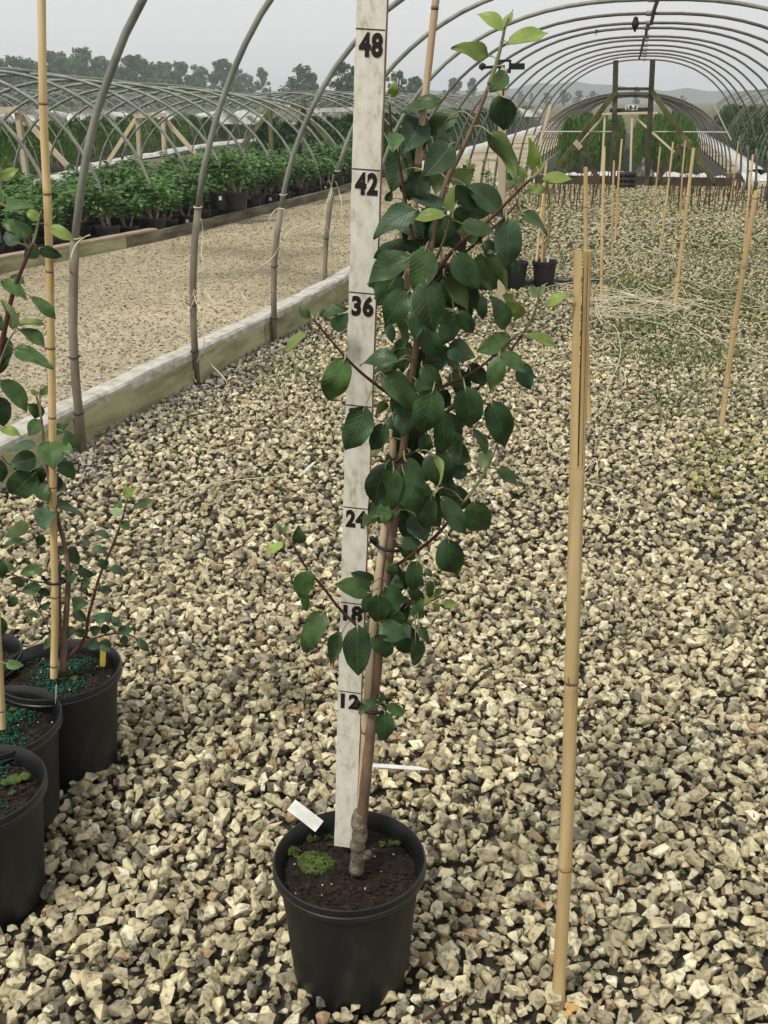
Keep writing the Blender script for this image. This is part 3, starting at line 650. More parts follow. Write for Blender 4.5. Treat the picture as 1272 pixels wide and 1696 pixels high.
#@@TREES
# ------------------------------------------------------------------ young trees, traced leaf by leaf
def leaf_object(root, b, t, w, typ, attach, arch=0.08, fold=0.18, sgn=1, rng=random):
    """b, t: world base and tip; w: wanted visible half-to-half width (m, in the picture plane)"""
    mid = (b + t) / 2; axis = t - b; L0 = axis.length; c = (CAMV - mid).normalized()
    axn = axis.normalized(); ratio = 0.66
    Lr = L0
    if w > ratio * L0:                                   # foreshortened leaf: tip swings towards / away from the viewer
        Lr = min(w / ratio, L0 * 1.7); dep = math.sqrt(max(0, Lr * Lr - L0 * L0)) * sgn
        t = t + c * dep * 0.55; b = b - c * dep * 0.30
        axis = t - b; Lr = axis.length; axn = axis.normalized()
    W = max(w, ratio * Lr * 0.78)
    n0 = (c - axn * c.dot(axn)).normalized(); tw = math.acos(max(0.2, min(1.0, w / W)))
    n1 = Matrix.Rotation(tw, 3, axn) @ n0; n2 = Matrix.Rotation(-tw, 3, axn) @ n0
    nrm = n1 if n1.z > n2.z else n2
    if typ in 'uU': nrm = -(n1 if n1.z < n2.z else n2)
    sd = nrm.cross(axn).normalized()
    nu, nv = 11, 3
    ph = rng.uniform(0, 6); wav = rng.uniform(0.02, 0.07); bend = rng.uniform(-0.06, 0.06); curl = rng.uniform(0.0, 0.16)
    if typ in 'yYp': arch *= 0.8; fold *= 1.6
    vs_, uvs = [], []
    for i in range(nu + 1):
        u = i / nu
        prof = (math.sin(math.pi * min(1, u ** 0.80)) ** 0.62) * (1 - 0.14 * u) * 1.03 if 0 < u < 1 else 0.0
        if u > 0.80: prof *= 0.72 if u > 0.88 else 0.88
        cen = b + axis * u + nrm * (Lr * arch * 4 * u * (1 - u) - Lr * curl * u ** 4) + sd * (Lr * bend * 4 * u * (1 - u))
        for j in range(-nv, nv + 1):
            v = j / nv; hw = W / 2 * prof
            ser = 1 + (0.035 * math.sin(i * 7.3 + j * 3 + ph) if abs(j) == nv else 0)
            p = cen + sd * (v * hw * ser) + nrm * (fold * abs(v) ** 1.3 * hw + Lr * wav * math.sin(u * 7 + ph + v * 1.5) * abs(v) - fold * 0.35 * hw * v * v)
            vs_.append(p); uvs.append((u, 0.5 + v * 0.5 * max(prof, 0.05)))
    nw = 2 * nv + 1; nvert = len(vs_); verts = []; uv2 = []
    for o_ in (0.00025, -0.00025):
        verts += [p + nrm * o_ for p in vs_]; uv2 += uvs
    faces = []; mi = []
    for i in range(nu):
        for j in range(nw - 1):
            a = i * nw + j; faces.append((a, a + nw, a + nw + 1, a + 1)); mi.append(0)
            a += nvert; faces.append((a, a + 1, a + nw + 1, a + nw)); mi.append(1)
    # leaf stalk and the rib it carries on under the blade
    pt = MB(); pr = max(0.0008, min(0.0014, Lr * 0.016))
    mids = [attach, attach.lerp(b, .5) + Vector((0, 0, (b - attach).length * 0.12)), b, b + axis * 0.12 + nrm * (Lr * arch * 4 * .12 * .88 - 0.0004)]
    pt.tube(curve_pts(mids, 4), [pr * 1.2] + [pr] * 10 + [pr * 0.5] * 2 if False else pr, 5)
    k0 = len(verts); verts += pt.v; uv2 += [(0, 0)] * len(pt.v)
    faces += [tuple(k0 + q for q in f) for f in pt.f]; mi += [2] * len(pt.f)
    me = bpy.data.meshes.new('leaf'); org = origin_of(root)
    me.from_pydata([tuple(p - org) for p in verts], [], faces)
    top, bot = {'d': ('leaf_d', 'leaf_u'), 'm': ('leaf_m', 'leaf_u'), 'b': ('leaf_b', 'leaf_u'), 'y': ('leaf_y', 'leaf_uy'), 'p': ('leaf_p', 'leaf_uy'), 'u': ('leaf_d', 'leaf_u'), 'U': ('leaf_y', 'leaf_uy'), 'x': ('leaf_m', 'leaf_uy')}[typ]
    for mm in (top, bot): me.materials.append(M[mm])
    me.materials.append(M['petiole'])
    me.polygons.foreach_set('material_index', mi); me.polygons.foreach_set('use_smooth', [True] * len(faces))
    uvl = me.uv_layers.new(name='UVMap'); li = np.empty(len(me.loops), np.int32); me.loops.foreach_get('vertex_index', li)
    uvl.data.foreach_set('uv', np.array(uv2, np.float32)[li].ravel()); me.update()
    o = bpy.data.objects.new('leaf', me); COL.objects.link(o); o.parent = root; return o
def traced_tree(name, label, base, branches, leaves, F0, seed, group=None):
    """branches: list of (pixel polyline, dF0, dF1, r0, r1, material, part name); leaves: (bx,by,tx,ty,w,type[,dF])"""
    rng = random.Random(seed); root = thing(name, label, 'tree', base, group); samples = []
    for (pl, f0, f1, r0, r1, mt, nm) in branches:
        n = len(pl); ctrl = [D(x, y, F0(y) + lerp(f0, f1, i / (n - 1))) for i, (x, y) in enumerate(pl)]
        P = curve_pts(ctrl, 6); m_ = len(P)
        b = MB(); b.tube(P, [lerp(r0, r1, (i / (m_ - 1)) ** 0.8) * (0.86 if nm == 'branch' else 1.0) * (1 + 0.06 * math.sin(i * 2.1 + seed)) for i in range(m_)], 10); bo = b.build(nm, M[mt], root, smooth=True)
        for p in P: q = proj(p); samples.append((q[0], q[1], p, bo))
    for lf in leaves:
        bx, by, tx, ty, w, typ = lf[:6]; dF = lf[6] if len(lf) > 6 else rng.uniform(-0.035, 0.02)
        F = F0((by + ty) / 2) + dF
        pb, ptip = D(bx, by, F), D(tx, ty, F + rng.uniform(-.012, .012))
        depth = (pb - CAMV).dot(Vector((-SY * CP, CY * CP, -SP))); wm = w * 1.15 / FPX * depth
        best = min(samples, key=lambda s: (s[0] - bx) ** 2 + (s[1] - by) ** 2); dist = math.hypot(best[0] - bx, best[1] - by)
        if dist < 42: attach = best[2]
        else: attach = pb + (pb - ptip).normalized() * 0.018 + Vector((0, 0, .004)) + (best[2] - pb).normalized() * 0.02
        leaf_object(best[3], pb, ptip, wm, typ, attach, arch=rng.uniform(0.03, 0.11), fold=rng.uniform(0.10, 0.30), sgn=1 if rng.random() < .7 else -1, rng=rng)
    return root
F_MAIN = lambda y: 1.325 - 0.035 * (1440 - y) / 1440
mb = G(591, 1441, MAIN_SOIL)
main_branches = [
    ([(592, 1442), (593, 1405), (599, 1360), (608, 1270), (617, 1180), (626, 1090), (633, 1010), (642, 940), (652, 870), (660, 800), (670, 730), (678, 655), (690, 570), (702, 490), (716, 400), (737, 308), (762, 255), (787, 200), (810, 140)], 0, 0.0, 0.0104, 0.0022, 'bark', 'trunk'),
    ([(810, 140), (822, 105), (830, 75), (836, 48), (842, 28)], 0, 0, 0.0030, 0.0012, 'twig_green', 'shoot'),
    ([(700, 470), (692, 430), (685, 398), (673, 341), (664, 285), (655, 245), (648, 215), (645, 170)], 0, -0.03, 0.0035, 0.0014, 'twig', 'branch'),
    ([(704, 480), (730, 440), (765, 400), (812, 363), (859, 315), (880, 296)], 0, -0.03, 0.0036, 0.0018, 'twig', 'branch'),
    ([(880, 296), (892, 286), (905, 270)], -0.03, -0.03, 0.0018, 0.001, 'twig_green', 'shoot'),
    ([(690, 520), (735, 450), (780, 410), (830, 365), (858, 335)], 0, 0.05, 0.003, 0.0015, 'twig', 'branch'),
    ([(678, 668), (732, 641), (780, 619), (829, 580), (852, 558)], 0, -0.04, 0.0034, 0.0013, 'twig', 'branch'),
    ([(672, 720), (740, 682), (803, 633), (843, 584), (866, 553)], 0, 0.03, 0.0032, 0.0018, 'twig', 'branch'),
    ([(866, 553), (884, 521), (892, 493), (898, 478)], 0.03, 0.03, 0.0018, 0.001, 'twig_green', 'shoot'),
    ([(672, 690), (655, 662), (620, 635), (585, 605), (545, 560), (519, 528)], 0, -0.05, 0.0034, 0.0014, 'twig', 'branch'),
    ([(650, 940), (681, 920), (718, 891), (745, 861), (768, 832)], 0, -0.03, 0.0030, 0.0022, 'twig', 'branch'),
    ([(768, 832), (795, 795), (813, 763), (825, 731)], -0.03, -0.03, 0.0022, 0.0012, 'twig_green', 'shoot'),
    ([(628, 1062), (601, 1044), (564, 1010), (537, 975), (505, 937), (484, 900)], 0, -0.05, 0.0032, 0.0018, 'twig', 'branch'),
    ([(484, 900), (474, 884), (462, 868)], -0.05, -0.05, 0.0018, 0.001, 'twig_green', 'shoot'),
    ([(640, 975), (665, 990), (690, 1005), (715, 995), (735, 985)], 0, 0.03, 0.0022, 0.0012, 'twig', 'branch'),
    ([(650, 770), (668, 755), (690, 748)], 0, -0.02, 0.0024, 0.0016, 'twig', 'branch'),
    ([(698, 610), (712, 590), (724, 560)], 0, -0.02, 0.0024, 0.0016, 'twig', 'branch'),
    ([(722, 430), (738, 390), (747, 355)], 0, -0.05, 0.0024, 0.0014, 'twig_green', 'branch'),
]
LM = """834,51,792,19,19,y;834,50,849,15,10,y;834,46,838,30,7,p;808,93,749,76,24,y;841,74,907,54,21,y;839,119,811,152,25,m;828,158,833,216,40,b;669,186,733,161,20,m;761,185,697,222,30,x;648,160,655,136,16,y
747,238,704,289,44,b,-.03;655,220,650,251,26,m;682,238,676,284,24,u,.03;648,250,660,268,13,m,.03;700,282,678,334,36,b,-.03;738,270,722,322,32,u,.03;748,302,784,283,32,u,.03;747,352,752,303,14,y,-.06;738,345,680,325,21,b,-.03;738,357,685,361,18,y,-.06
745,313,791,346,28,d,-.01;771,308,843,364,30,d,.0;811,220,858,292,28,u,-.02;885,278,876,228,18,y;764,370,819,384,24,m,-.05;690,348,617,394,33,b,-.04;640,333,648,316,12,d;864,353,907,389,15,m;838,360,838,447,42,b,-.05;765,398,703,400,24,d,.02
731,385,701,377,20,d,.03;868,300,848,306,13,p;868,300,862,275,13,y;866,320,911,312,12,y;897,300,953,294,15,y;885,290,903,270,12,y;800,402,822,419,20,d,.0;775,352,811,354,22,d,.03;856,300,835,297,15,p;850,296,838,286,12,b
682,425,605,468,37,d,-.05;706,409,686,487,42,m,-.07;752,419,793,479,38,d,-.05;800,421,844,482,22,u,-.02;850,430,855,463,14,b;660,450,624,507,42,d,-.02;679,480,638,542,42,d,-.05;706,462,719,552,50,d,-.08;692,509,689,563,26,d,-.06;760,455,791,513,34,d,-.02
735,455,778,514,24,u,-.03;795,488,801,531,17,b;757,516,786,553,24,d;752,515,730,573,32,d,-.02;745,570,784,590,34,b,-.02;700,540,735,600,34,d,-.02;738,572,727,614,26,d,-.01;660,528,673,576,15,u,.0;640,535,650,569,16,d,.0;675,405,619,425,24,d,-.01
695,415,664,401,20,d,-.01;763,393,705,408,24,d,.01;837,546,813,489,26,m,-.02;867,523,838,500,22,y;850,497,832,489,14,y;890,492,878,474,13,p;890,492,903,471,11,p;904,508,951,488,13,y;868,558,922,574,15,y;845,558,790,582,30,m,-.02
828,588,812,649,28,m,-.05;828,585,873,621,20,m,-.04;866,600,878,647,27,b,-.02;572,592,540,669,42,m,-.06;661,596,595,602,22,d,-.05;655,600,617,619,13,d,-.02;632,618,692,683,39,m,-.05;698,605,734,641,28,d,-.05;718,643,697,723,48,d,-.08;688,628,717,652,22,d,-.02
605,672,571,749,44,d,-.07;637,700,615,748,28,d,-.06;668,668,667,723,36,d,-.03;645,690,655,713,24,m,.0;728,680,728,755,33,d,-.04;770,640,780,713,45,d,-.06;812,664,838,743,41,d,-.05;775,605,809,633,27,d,.0;738,590,765,617,16,m,.01;745,618,771,641,22,u,.02
783,712,808,752,15,m;752,715,765,761,13,u;812,748,795,776,21,p;705,718,702,756,21,d,-.02;640,665,622,685,15,u,.02;630,730,615,758,15,U,.02;640,768,621,843,40,d,-.04;652,776,648,846,28,d,-.06;668,780,694,853,43,d,-.06;670,760,705,811,26,d,-.08
715,750,725,805,35,d,-.03;720,754,731,802,10,U,-.05;740,748,738,806,26,d,-.01;773,788,747,767,25,b;735,808,764,820,19,m;716,820,698,880,32,d,-.06;730,823,773,886,29,d,-.06;785,830,806,886,43,m,-.05;742,892,757,954,43,d,-.05;685,850,706,895,38,d,-.03
662,900,700,899,21,d,-.03;665,905,690,926,19,x,.0;822,776,862,808,15,x;640,838,637,867,21,m,.0;652,932,650,956,17,m;704,943,716,955,11,d;614,982,554,968,31,m,-.06;619,964,581,948,22,d,-.04;627,983,622,1032,35,d,-.07;638,970,672,999,24,d,-.05
692,928,680,980,27,d,-.04;628,1032,673,1057,33,d,-.07;617,1052,642,1083,29,d,-.08;640,1048,636,1093,24,d,-.03;592,1036,594,1120,43,d,-.08;567,1047,545,1104,20,m,-.05;537,1012,500,1081,35,m,-.06;512,945,496,991,31,m,-.06;500,985,508,1013,14,x,-.05;497,901,494,872,21,m
470,900,439,915,13,y;465,885,455,866,9,p;468,882,478,868,8,p;680,1005,704,1023,19,d;688,1060,690,1107,23,d,-.03;693,1040,712,1065,14,d;655,1058,682,1082,23,d,-.01;664,1035,681,1056,21,b;710,962,712,991,13,m;733,1000,758,1000,14,y
720,990,736,974,9,y;715,1000,729,1013,9,y;700,1000,724,985,10,y;625,1167,602,1160,13,d,-.04;607,1166,594,1183,11,d,-.04;641,1168,670,1185,17,m,-.04;637,1178,637,1230,29,d,-.05;632,1165,630,1145,10,m,-.04;513,528,493,505,13,x;531,523,575,512,18,x
552,545,576,519,24,b;508,552,472,582,14,y;660,1010,652,1050,26,d,.0;690,650,712,700,30,d,.0;700,700,680,752,30,d,.01;720,600,700,640,28,d,.0;690,800,712,850,30,d,.0;745,440,720,480,30,d,.01;672,560,655,610,24,m,.01;700,345,728,372,26,d,.02
666,640,650,684,26,d,.01;760,470,740,515,28,d,.01;645,955,668,972,20,d,.0;675,1030,655,1062,24,d,.0;780,375,800,405,22,d,.02;712,500,745,540,30,d,.0;650,800,660,850,28,d,.01"""
def parse(s):
    out = []
    for ln in s.strip().split('\n'):
        for it in ln.split(';'):
            q = it.split(','); out.append((float(q[0]), float(q[1]), float(q[2]), float(q[3]), float(q[4]), q[5]) + ((float(q[6]),) if len(q) > 6 else ()))
    return out
def inner_leaves(n, seed):
    '''leaves deeper in the crown, behind the traced outer ones'''
    rs = random.Random(seed); C = [(180, 690, 35), (260, 715, 55), (340, 720, 70), (420, 722, 85), (500, 710, 75), (580, 705, 62), (660, 700, 62), (740, 690, 60), (820, 680, 52), (880, 680, 34), (980, 655, 34), (1060, 648, 36)]; out = []
    for k in range(n):
        y = rs.choice([rs.uniform(185, 560), rs.uniform(330, 860), rs.uniform(560, 860), rs.uniform(930, 1060)]) if k % 7 else rs.uniform(930, 1050)
        for (a, ca, ha), (b_, cb, hb) in zip(C, C[1:]):
            if a <= y <= b_: q = (y - a) / (b_ - a); cx, hw = lerp(ca, cb, q), lerp(ha, hb, q)
        x = cx + rs.uniform(-1, 1) * hw; sg = 1 if x > cx else -1; Lp = rs.uniform(44, 72) * (0.7 if y > 900 else 1)
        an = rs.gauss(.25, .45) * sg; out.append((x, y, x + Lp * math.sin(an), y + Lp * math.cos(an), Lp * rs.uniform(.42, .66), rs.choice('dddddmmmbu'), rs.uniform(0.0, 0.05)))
    return out
main_tree = traced_tree('apple_tree', 'young leafy fruit tree tied to a bamboo stake beside the measuring stick', mb, main_branches, parse(LM) + inner_leaves(84, 12), F_MAIN, 5)
# graft union at the foot of the trunk
b = MB(); fp = [(590, 1443), (592, 1425), (594, 1412), (592, 1400), (595, 1388), (596, 1372), (593, 1360), (597, 1345)]
b.tube(curve_pts([D(x, y, F_MAIN(y)) for x, y in fp], 4), [0.0125, .0120, .0116, .0112, .0112, .0118, .0124, .0120, .0114, .0110, .0112, .0122, .0126, .0120, .0114, .0116, .0124, .0128, .0122, .0116, .0114, .0118, .0122, .0118, .0112, .0110, .0108, .0106, .0104], 12)
b.build('graft_union', M['graft'], main_tree, smooth=True)
b = MB()
b.tube(curve_pts([D(604, 1420, 1.318), D(610, 1418, 1.312), D(610, 1411, 1.310)], 4), 0.005, 8); b.build('snag', M['graft'], main_tree, smooth=True)
# its stake: tied to the trunk, the paleness of its lit top painted along the whole length
SK = [(597, 1340), (604, 1240), (612, 1105), (626, 962), (638, 868), (651, 740), (660, 620), (672, 500), (684, 370), (698, 215), (711, 100), (724, -20), (740, -150)]
cane([D(x, y, F_MAIN(y) + (0.008, 0.006, -0.003, -0.004, 0.002, 0.014, 0.02, 0.02, 0.02, 0.02, 0.02, 0.02, 0.02)[i]) for i, (x, y) in enumerate(SK)], 0.0064, 0.0040, 'tall bamboo stake tied with black ties to the young tree', [.12, .30, .47, .63, .78, .92], mat='bamboo_pale', name='bamboo_stake')
def tie(px, py, F, r, tilt, label):
    c = D(px, py, F); root = thing('plant_tie', label, 'tie', c)
    b = MB(); P = []
    for k in range(17):
        a = 2 * math.pi * k / 16; P.append(c + Vector((CY, SY, 0)) * (r * 1.25 * math.cos(a)) + Vector((-SY, CY, 0)) * (r * math.sin(a)) + Vector((0, 0, tilt * math.cos(a))))
    b.tube(P, 0.0027, 6); b.build('band', M['black'], root, smooth=True)
    b = MB(); e = c - Vector((CY, SY, 0)) * r * 1.25 + Vector((0, 0, -tilt))
    b.tube(curve_pts([e, e - Vector((CY, SY, 0)) * .006 + Vector((0, 0, .006)), e - Vector((CY, SY, 0)) * .004 + Vector((0, -.004, .011)), e + Vector((0, -.004, .004))], 4), 0.0032, 6); b.build('knot', M['black'], root, smooth=True)
tie(643, 905, F_MAIN(905) - 0.004, 0.0135, -0.0035, 'black rubber tie around trunk and stake just under the 24 mark')
tie(619, 1172, F_MAIN(1172) - 0.002, 0.0145, -0.001, 'black rubber tie around trunk and stake beside the 12 mark')

# ------------------------------------------------------------------ trees in the left-hand pots
FL = lambda p: fdist(p)
F1 = fdist(LP1); F1f = lambda y: F1 - 0.01
left_br = [
    ([(104, 1112), (106, 1080), (109, 1030), (112, 985), (113, 940), (106, 900), (92, 845), (80, 790), (73, 740), (68, 690), (60, 655)], 0, -0.02, 0.0080, 0.0018, 'bark', 'trunk'),
    ([(101, 1110), (98, 1050), (97, 980), (98, 928)], 0.01, 0.01, 0.0065, 0.005, 'bark', 'cut_stem'),
    ([(107, 1095), (138, 1060), (148, 1015), (165, 955), (188, 900), (201, 865), (208, 838)], 0, 0.02, 0.0052, 0.0020, 'twig', 'branch'),
    ([(208, 838), (212, 818), (213, 808)], 0.02, 0.02, 0.002, 0.001, 'twig_green', 'shoot'),
    ([(135, 1063), (185, 1050), (215, 1052), (238, 1066)], 0, 0.05, 0.0026, 0.0013, 'twig', 'branch'),
    ([(110, 960), (80, 965), (45, 960), (18, 950)], 0, -0.03, 0.0026, 0.0013, 'twig', 'branch'),
    ([(84, 810), (60, 790), (38, 775), (14, 768), (2, 755)], 0, -0.03, 0.0024, 0.0013, 'twig', 'branch'),
    ([(100, 1090), (80, 1040), (62, 1005), (55, 985)], 0, 0.02, 0.002, 0.001, 'twig', 'branch'),
    ([(69, 700), (66, 660), (67, 640)], -0.02, -0.02, 0.002, 0.001, 'twig_green', 'shoot'),
]
LL = """68,690,47,669,21,m;66,695,48,723,21,m;68,655,80,637,10,x;62,655,49,645,8,y;86,715,113,702,15,x;104,714,134,743,19,x;82,730,88,777,41,m,-.04;60,738,8,741,15,b;61,758,17,768,31,d;58,783,14,826,43,d,-.02
60,768,22,777,17,d;76,780,49,796,23,d;80,795,107,809,30,d;97,765,124,794,23,m;103,735,121,749,17,m;72,839,75,877,31,b,-.03;90,832,138,854,13,b;46,866,9,889,21,u;41,897,4,903,11,d;72,885,62,904,15,d
108,907,94,919,16,d;110,943,88,943,15,m;115,905,131,936,19,d;113,945,119,966,17,d;128,945,157,953,14,d;70,940,32,951,17,m;40,971,16,957,13,d;68,970,35,981,17,d;62,978,84,986,13,d;119,998,146,999,21,d
122,1010,144,1029,16,d;158,880,184,893,10,b;202,864,214,877,15,m;211,826,206,803,11,y;212,826,223,807,10,y;219,843,255,827,11,x;205,850,180,845,11,p;203,840,187,832,9,x;178,938,161,927,15,b;184,938,209,951,13,b
165,975,187,979,13,b;150,900,129,898,9,b;155,1025,186,1017,16,b;186,1024,201,1038,13,b;195,1045,221,1043,15,b;203,1052,208,1069,13,b;230,1060,247,1079,13,b;167,1061,181,1081,19,d;162,1060,146,1076,15,b;150,1045,169,1039,16,d
70,1010,84,997,10,x;65,1023,39,1013,10,x;155,905,176,915,12,b;150,960,132,975,13,d;125,1040,108,1058,14,d;90,1060,72,1075,12,d;64,800,80,830,24,d;62,790,30,800,20,d;170,1035,178,1050,14,b;140,1050,122,1045,14,d;22,945,4,930,13,m;30,990,12,1005,14,d"""
lt1 = traced_tree('apple_tree', 'smaller leafy young tree behind a tied bamboo stake in the pot with yellow tag', G(104, 1112, S1), left_br, parse(LL), F1f, 9)
k1 = [(89, 1122), (91, 1000), (88, 850), (86, 640), (81, 400), (72, 190), (69, 20), (66, -140)]
cane([D(x, y, F1 - 0.03) for x, y in k1], 0.0074, 0.0068, 'long bamboo stake rising from the pot with the yellow tag', [.02, .135, .305, .405, .50, .60, .695, .80, .93], name='bamboo_stake')
tie(92, 962, F1 - 0.022, 0.015, 0.0, 'black tie around stake and stem in the pot with the yellow tag')
F2 = fdist(LP2)
F2f = lambda y: F2 - 0.01
front_br = [
    ([(-22, 1200), (-20, 1050), (-22, 900), (-18, 760), (-10, 650), (5, 560), (22, 484), (42, 432), (54, 405)], 0, -0.03, 0.0080, 0.0026, 'twig', 'trunk'),
    ([(54, 405), (60, 385), (64, 365), (68, 350)], -0.03, -0.03, 0.0026, 0.0012, 'twig_green', 'shoot'),
    ([(-15, 700), (-5, 620), (12, 570), (24, 548)], 0, -0.05, 0.003, 0.0012, 'twig_green', 'shoot'),
    ([(-22, 800), (-22, 600), (-12, 420), (0, 330), (3, 295)], 0, 0.0, 0.004, 0.0014, 'twig_green', 'branch'),
]
L2 = """2,297,31,278,15,y;8,341,57,344,16,x;66,363,42,350,16,y;53,390,0,367,23,x;33,403,8,381,25,b;60,408,41,426,23,m;82,375,124,397,18,y;65,413,103,425,18,x;2,462,47,498,19,m;40,470,14,455,13,m
52,492,93,529,18,m;22,546,2,496,15,y;25,545,11,500,12,p;28,540,30,518,9,y;32,537,73,537,12,y;30,545,77,579,17,m;24,578,89,606,23,x;10,558,2,618,26,d;0,630,46,684,26,m;-4,656,6,708,28,d
0,712,36,723,13,y;2,300,-14,285,12,y;-8,400,-30,420,20,m;-10,520,4,548,18,d;-12,760,5,800,24,d;-5,925,6,960,20,d;-10,1020,3,1062,22,d;10,1099,38,1102,15,m;-6,1092,9,1116,14,m;-14,600,-30,640,24,d"""
lt2 = traced_tree('apple_tree', 'leafy young tree with pale shoot tips at the pot with the thin white tag', G(-22, 1200, S2), front_br, parse(L2), F2f, 21)
cane([D(x, y, F2 - 0.02) for x, y in [(4, 1206), (1, 1140), (-6, 1000), (-14, 700), (-25, 300), (-34, -100)]], 0.0068, 0.0062, 'bamboo stake in the pot with the thin white tag', [.03, .2, .4, .6, .8], name='bamboo_stake')
# weeds: liverwort-like leaves in the two near pots
for (px, py, sz, Sx, par) in [(25, 1290, .016, S3, lp3), (38, 1287, .014, S3, lp3), (12, 1294, .012, S3, lp3), (20, 1312, .008, S3, lp3), (22, 1174, .009, S2, lp2), (38, 1175, .008, S2, lp2), (122, 1123, .010, S1, lp1)]:
    b = MB(); c = G(px, py, Sx + 0.008)
    for _ in range(5):
        a = random.uniform(0, 6.28); e = c + Vector((math.cos(a), math.sin(a), 0)) * sz * .4
        b.blob(e, sz * .6, (1, 1, .45), 2, 0.06)
    b.build('weed', M['leaf_x'] if 'leaf_x' in M else M['moss'], par, smooth=True)
#@@HOUSE
# ------------------------------------------------------------------ the hoop house we stand in
def hoop_pts(xl, xr, y0, y1, h, n=2.5, z0=0.0, N=40, dy=0.0):
    cx, a = (xl + xr) / 2, (xr - xl) / 2; out = []
    for k in range(N + 1):
        t = math.pi * (1 - k / N); c, s = math.cos(t), math.sin(t)
        x = cx + a * math.copysign(abs(c) ** (2 / n), c); z = z0 + h * max(0, s) ** (2 / n)
        out.append(Vector((x, lerp(y0, y1, k / N) + dy * math.sin(math.pi * k / N), z)))
    return out
hh = thing('hoop_house', 'bare hoop house frame of weathered pipe arching over the gravel floor', 'hoop house', (0.05, 10, 0))
HY = [2.55, 3.72, 4.88, 5.89, 7.34, 8.5, 9.55, 10.55, 11.6, 12.75, 13.9, 15.0, 16.1, 17.2, 18.3, 19.05]
HH = [2.38, 2.36, 2.40, 2.15, 2.09, 2.03, 2.01, 2.00, 2.02, 2.00, 2.02, 2.01, 2.0, 2.0, 2.0, 1.97]
HXL = [-2.13, -2.11, -2.08, -1.99, -2.08, -2.02, -1.98, -1.94, -1.92, -1.88, -1.84, -1.80, -1.76, -1.70, -1.66, -1.62]
HXR = [2.25, 2.25, 2.22, 2.2, 2.2, 2.16, 2.12, 2.1, 2.06, 2.04, 2.0, 1.97, 1.94, 1.9, 1.88, 1.84]
apex = []; LPOST = []
for i, (y, h, xl, xr) in enumerate(zip(HY, HH, HXL, HXR)):
    nexp = lerp(2.55, 2.35, i / 15)
    P = hoop_pts(xl, xr, y, y + random.uniform(-.04, .04), h, nexp, N=44)
    for p in P: p.x += random.uniform(-.003, .003)
    jl = 0.88 if i < 5 else random.uniform(.7, .85); dark = 'galv' if i < 6 else 'galv_dark'
    up = [p for p in P if p.z > jl - 0.12]
    b = MB(); b.tube(up, 0.0148 if i < 6 else 0.0125, 10); b.build('hoop', M[dark], hh, smooth=True)
    for sgn in (0, 1):
        Q = [p for p in (P[:22] if sgn == 0 else P[::-1][:22]) if p.z <= jl]
        Q = [Vector((Q[0].x, y, -0.03))] + Q[1:]
        b = MB(); b.tube(Q, 0.0178, 10); po = b.build('ground_post', M['post'] if i < 6 else M['galv_dark'], hh, smooth=True)
        if sgn == 0: LPOST.append(po)
    apex.append(P[22])
    c = P[22]; b = MB(); b.tube([c + Vector((-.03, 0, 0)), c + Vector((.03, 0, 0))], 0.020, 8); b.build('coupling', M['galv'], hh, smooth=True)
pp = [a + Vector((0.10 - 0.012 * k, 0, 0.012 - 0.05 * 0)) for k, a in enumerate(apex)]
b = MB(); b.tube(curve_pts(pp, 4), 0.016, 8); b.build('purlin', M['galv_dark'], hh, smooth=True)
for i in (1, 2, 3, 4):           # wire bands round the posts
    for zz in (0.88, 0.42, 0.09):
        x = lerp(HXL[i], HXL[i] + .11, zz / .88) if zz > .3 else HXL[i] + .01; c = Vector((x - 0.0, HY[i], zz)) ; d = Vector((0.1, 0, 1)).normalized()
        cx = min([p for p in hoop_pts(HXL[i], HXR[i], HY[i], HY[i], HH[i], lerp(2.55, 2.35, i / 15), N=88)], key=lambda p: abs(p.z - zz) + (10 if p.x > 0 else 0))
        P = [cx + Vector((math.cos(a) * .0205, math.sin(a) * .0205, 0.003 * math.sin(a))) for a in [2 * math.pi * k / 12 for k in range(13)]]
        b = MB(); b.tube(P, 0.0028, 5); b.build('wire_band', M['black'] if zz != .88 else M['twine'], LPOST[i])
# timber end frame
def beam(root, nm, p0, p1, w, h, mt, side=(1, 0, 0)):
    b = MB(); b.bar(p0, p1, w, h, side=side); return b.build(nm, M[mt], root)
YE = 18.85
ef = thing('timber_frame', 'dark timber end frame with two posts, crossbars and diagonal braces', 'timber frame', (0, YE, 0))
beam(ef, 'post', PY(1015, 309, YE), PY(1020, 100, YE) , .085, .085, 'darkwood'); beam(ef, 'post', PY(1071, 310, YE), PY(1081, 100, YE), .085, .085, 'darkwood')
beam(ef, 'crossbar', PY(1018, 147, YE + .06), PY(1078, 147, YE + .06), .045, .045, 'darkwood', (0, 0, 1)); beam(ef, 'crossbar', PY(1010, 183, YE + .06), PY(1082, 181, YE + .06), .06, .045, 'darkwood', (0, 0, 1))
beam(ef, 'brace', PY(1018, 154, YE - .07), PY(912, 292, YE + .25), .085, .045, 'greenwood'); beam(ef, 'brace', PY(1080, 152, YE - .07), PY(1184, 302, YE + .1), .085, .045, 'greenwood')
beam(ef, 'short_brace', PY(955, 238, YE + .12), PY(993, 300, YE + .1), .085, .04, 'darkwood'); beam(ef, 'short_brace', PY(1137, 232, YE + .12), PY(1080, 308, YE + .1), .085, .04, 'darkwood')
beam(ef, 'brace_end', PY(952, 234, YE + .1), PY(962, 246, YE + .1), .09, .05, 'lath'); beam(ef, 'brace_end', PY(1140, 230, YE + .1), PY(1131, 243, YE + .1), .09, .05, 'lath')
sg = thing('row_sign', 'small white row sign with black characters fixed on the end frame crossbar', 'sign', PY(1046, 178, YE - .02))
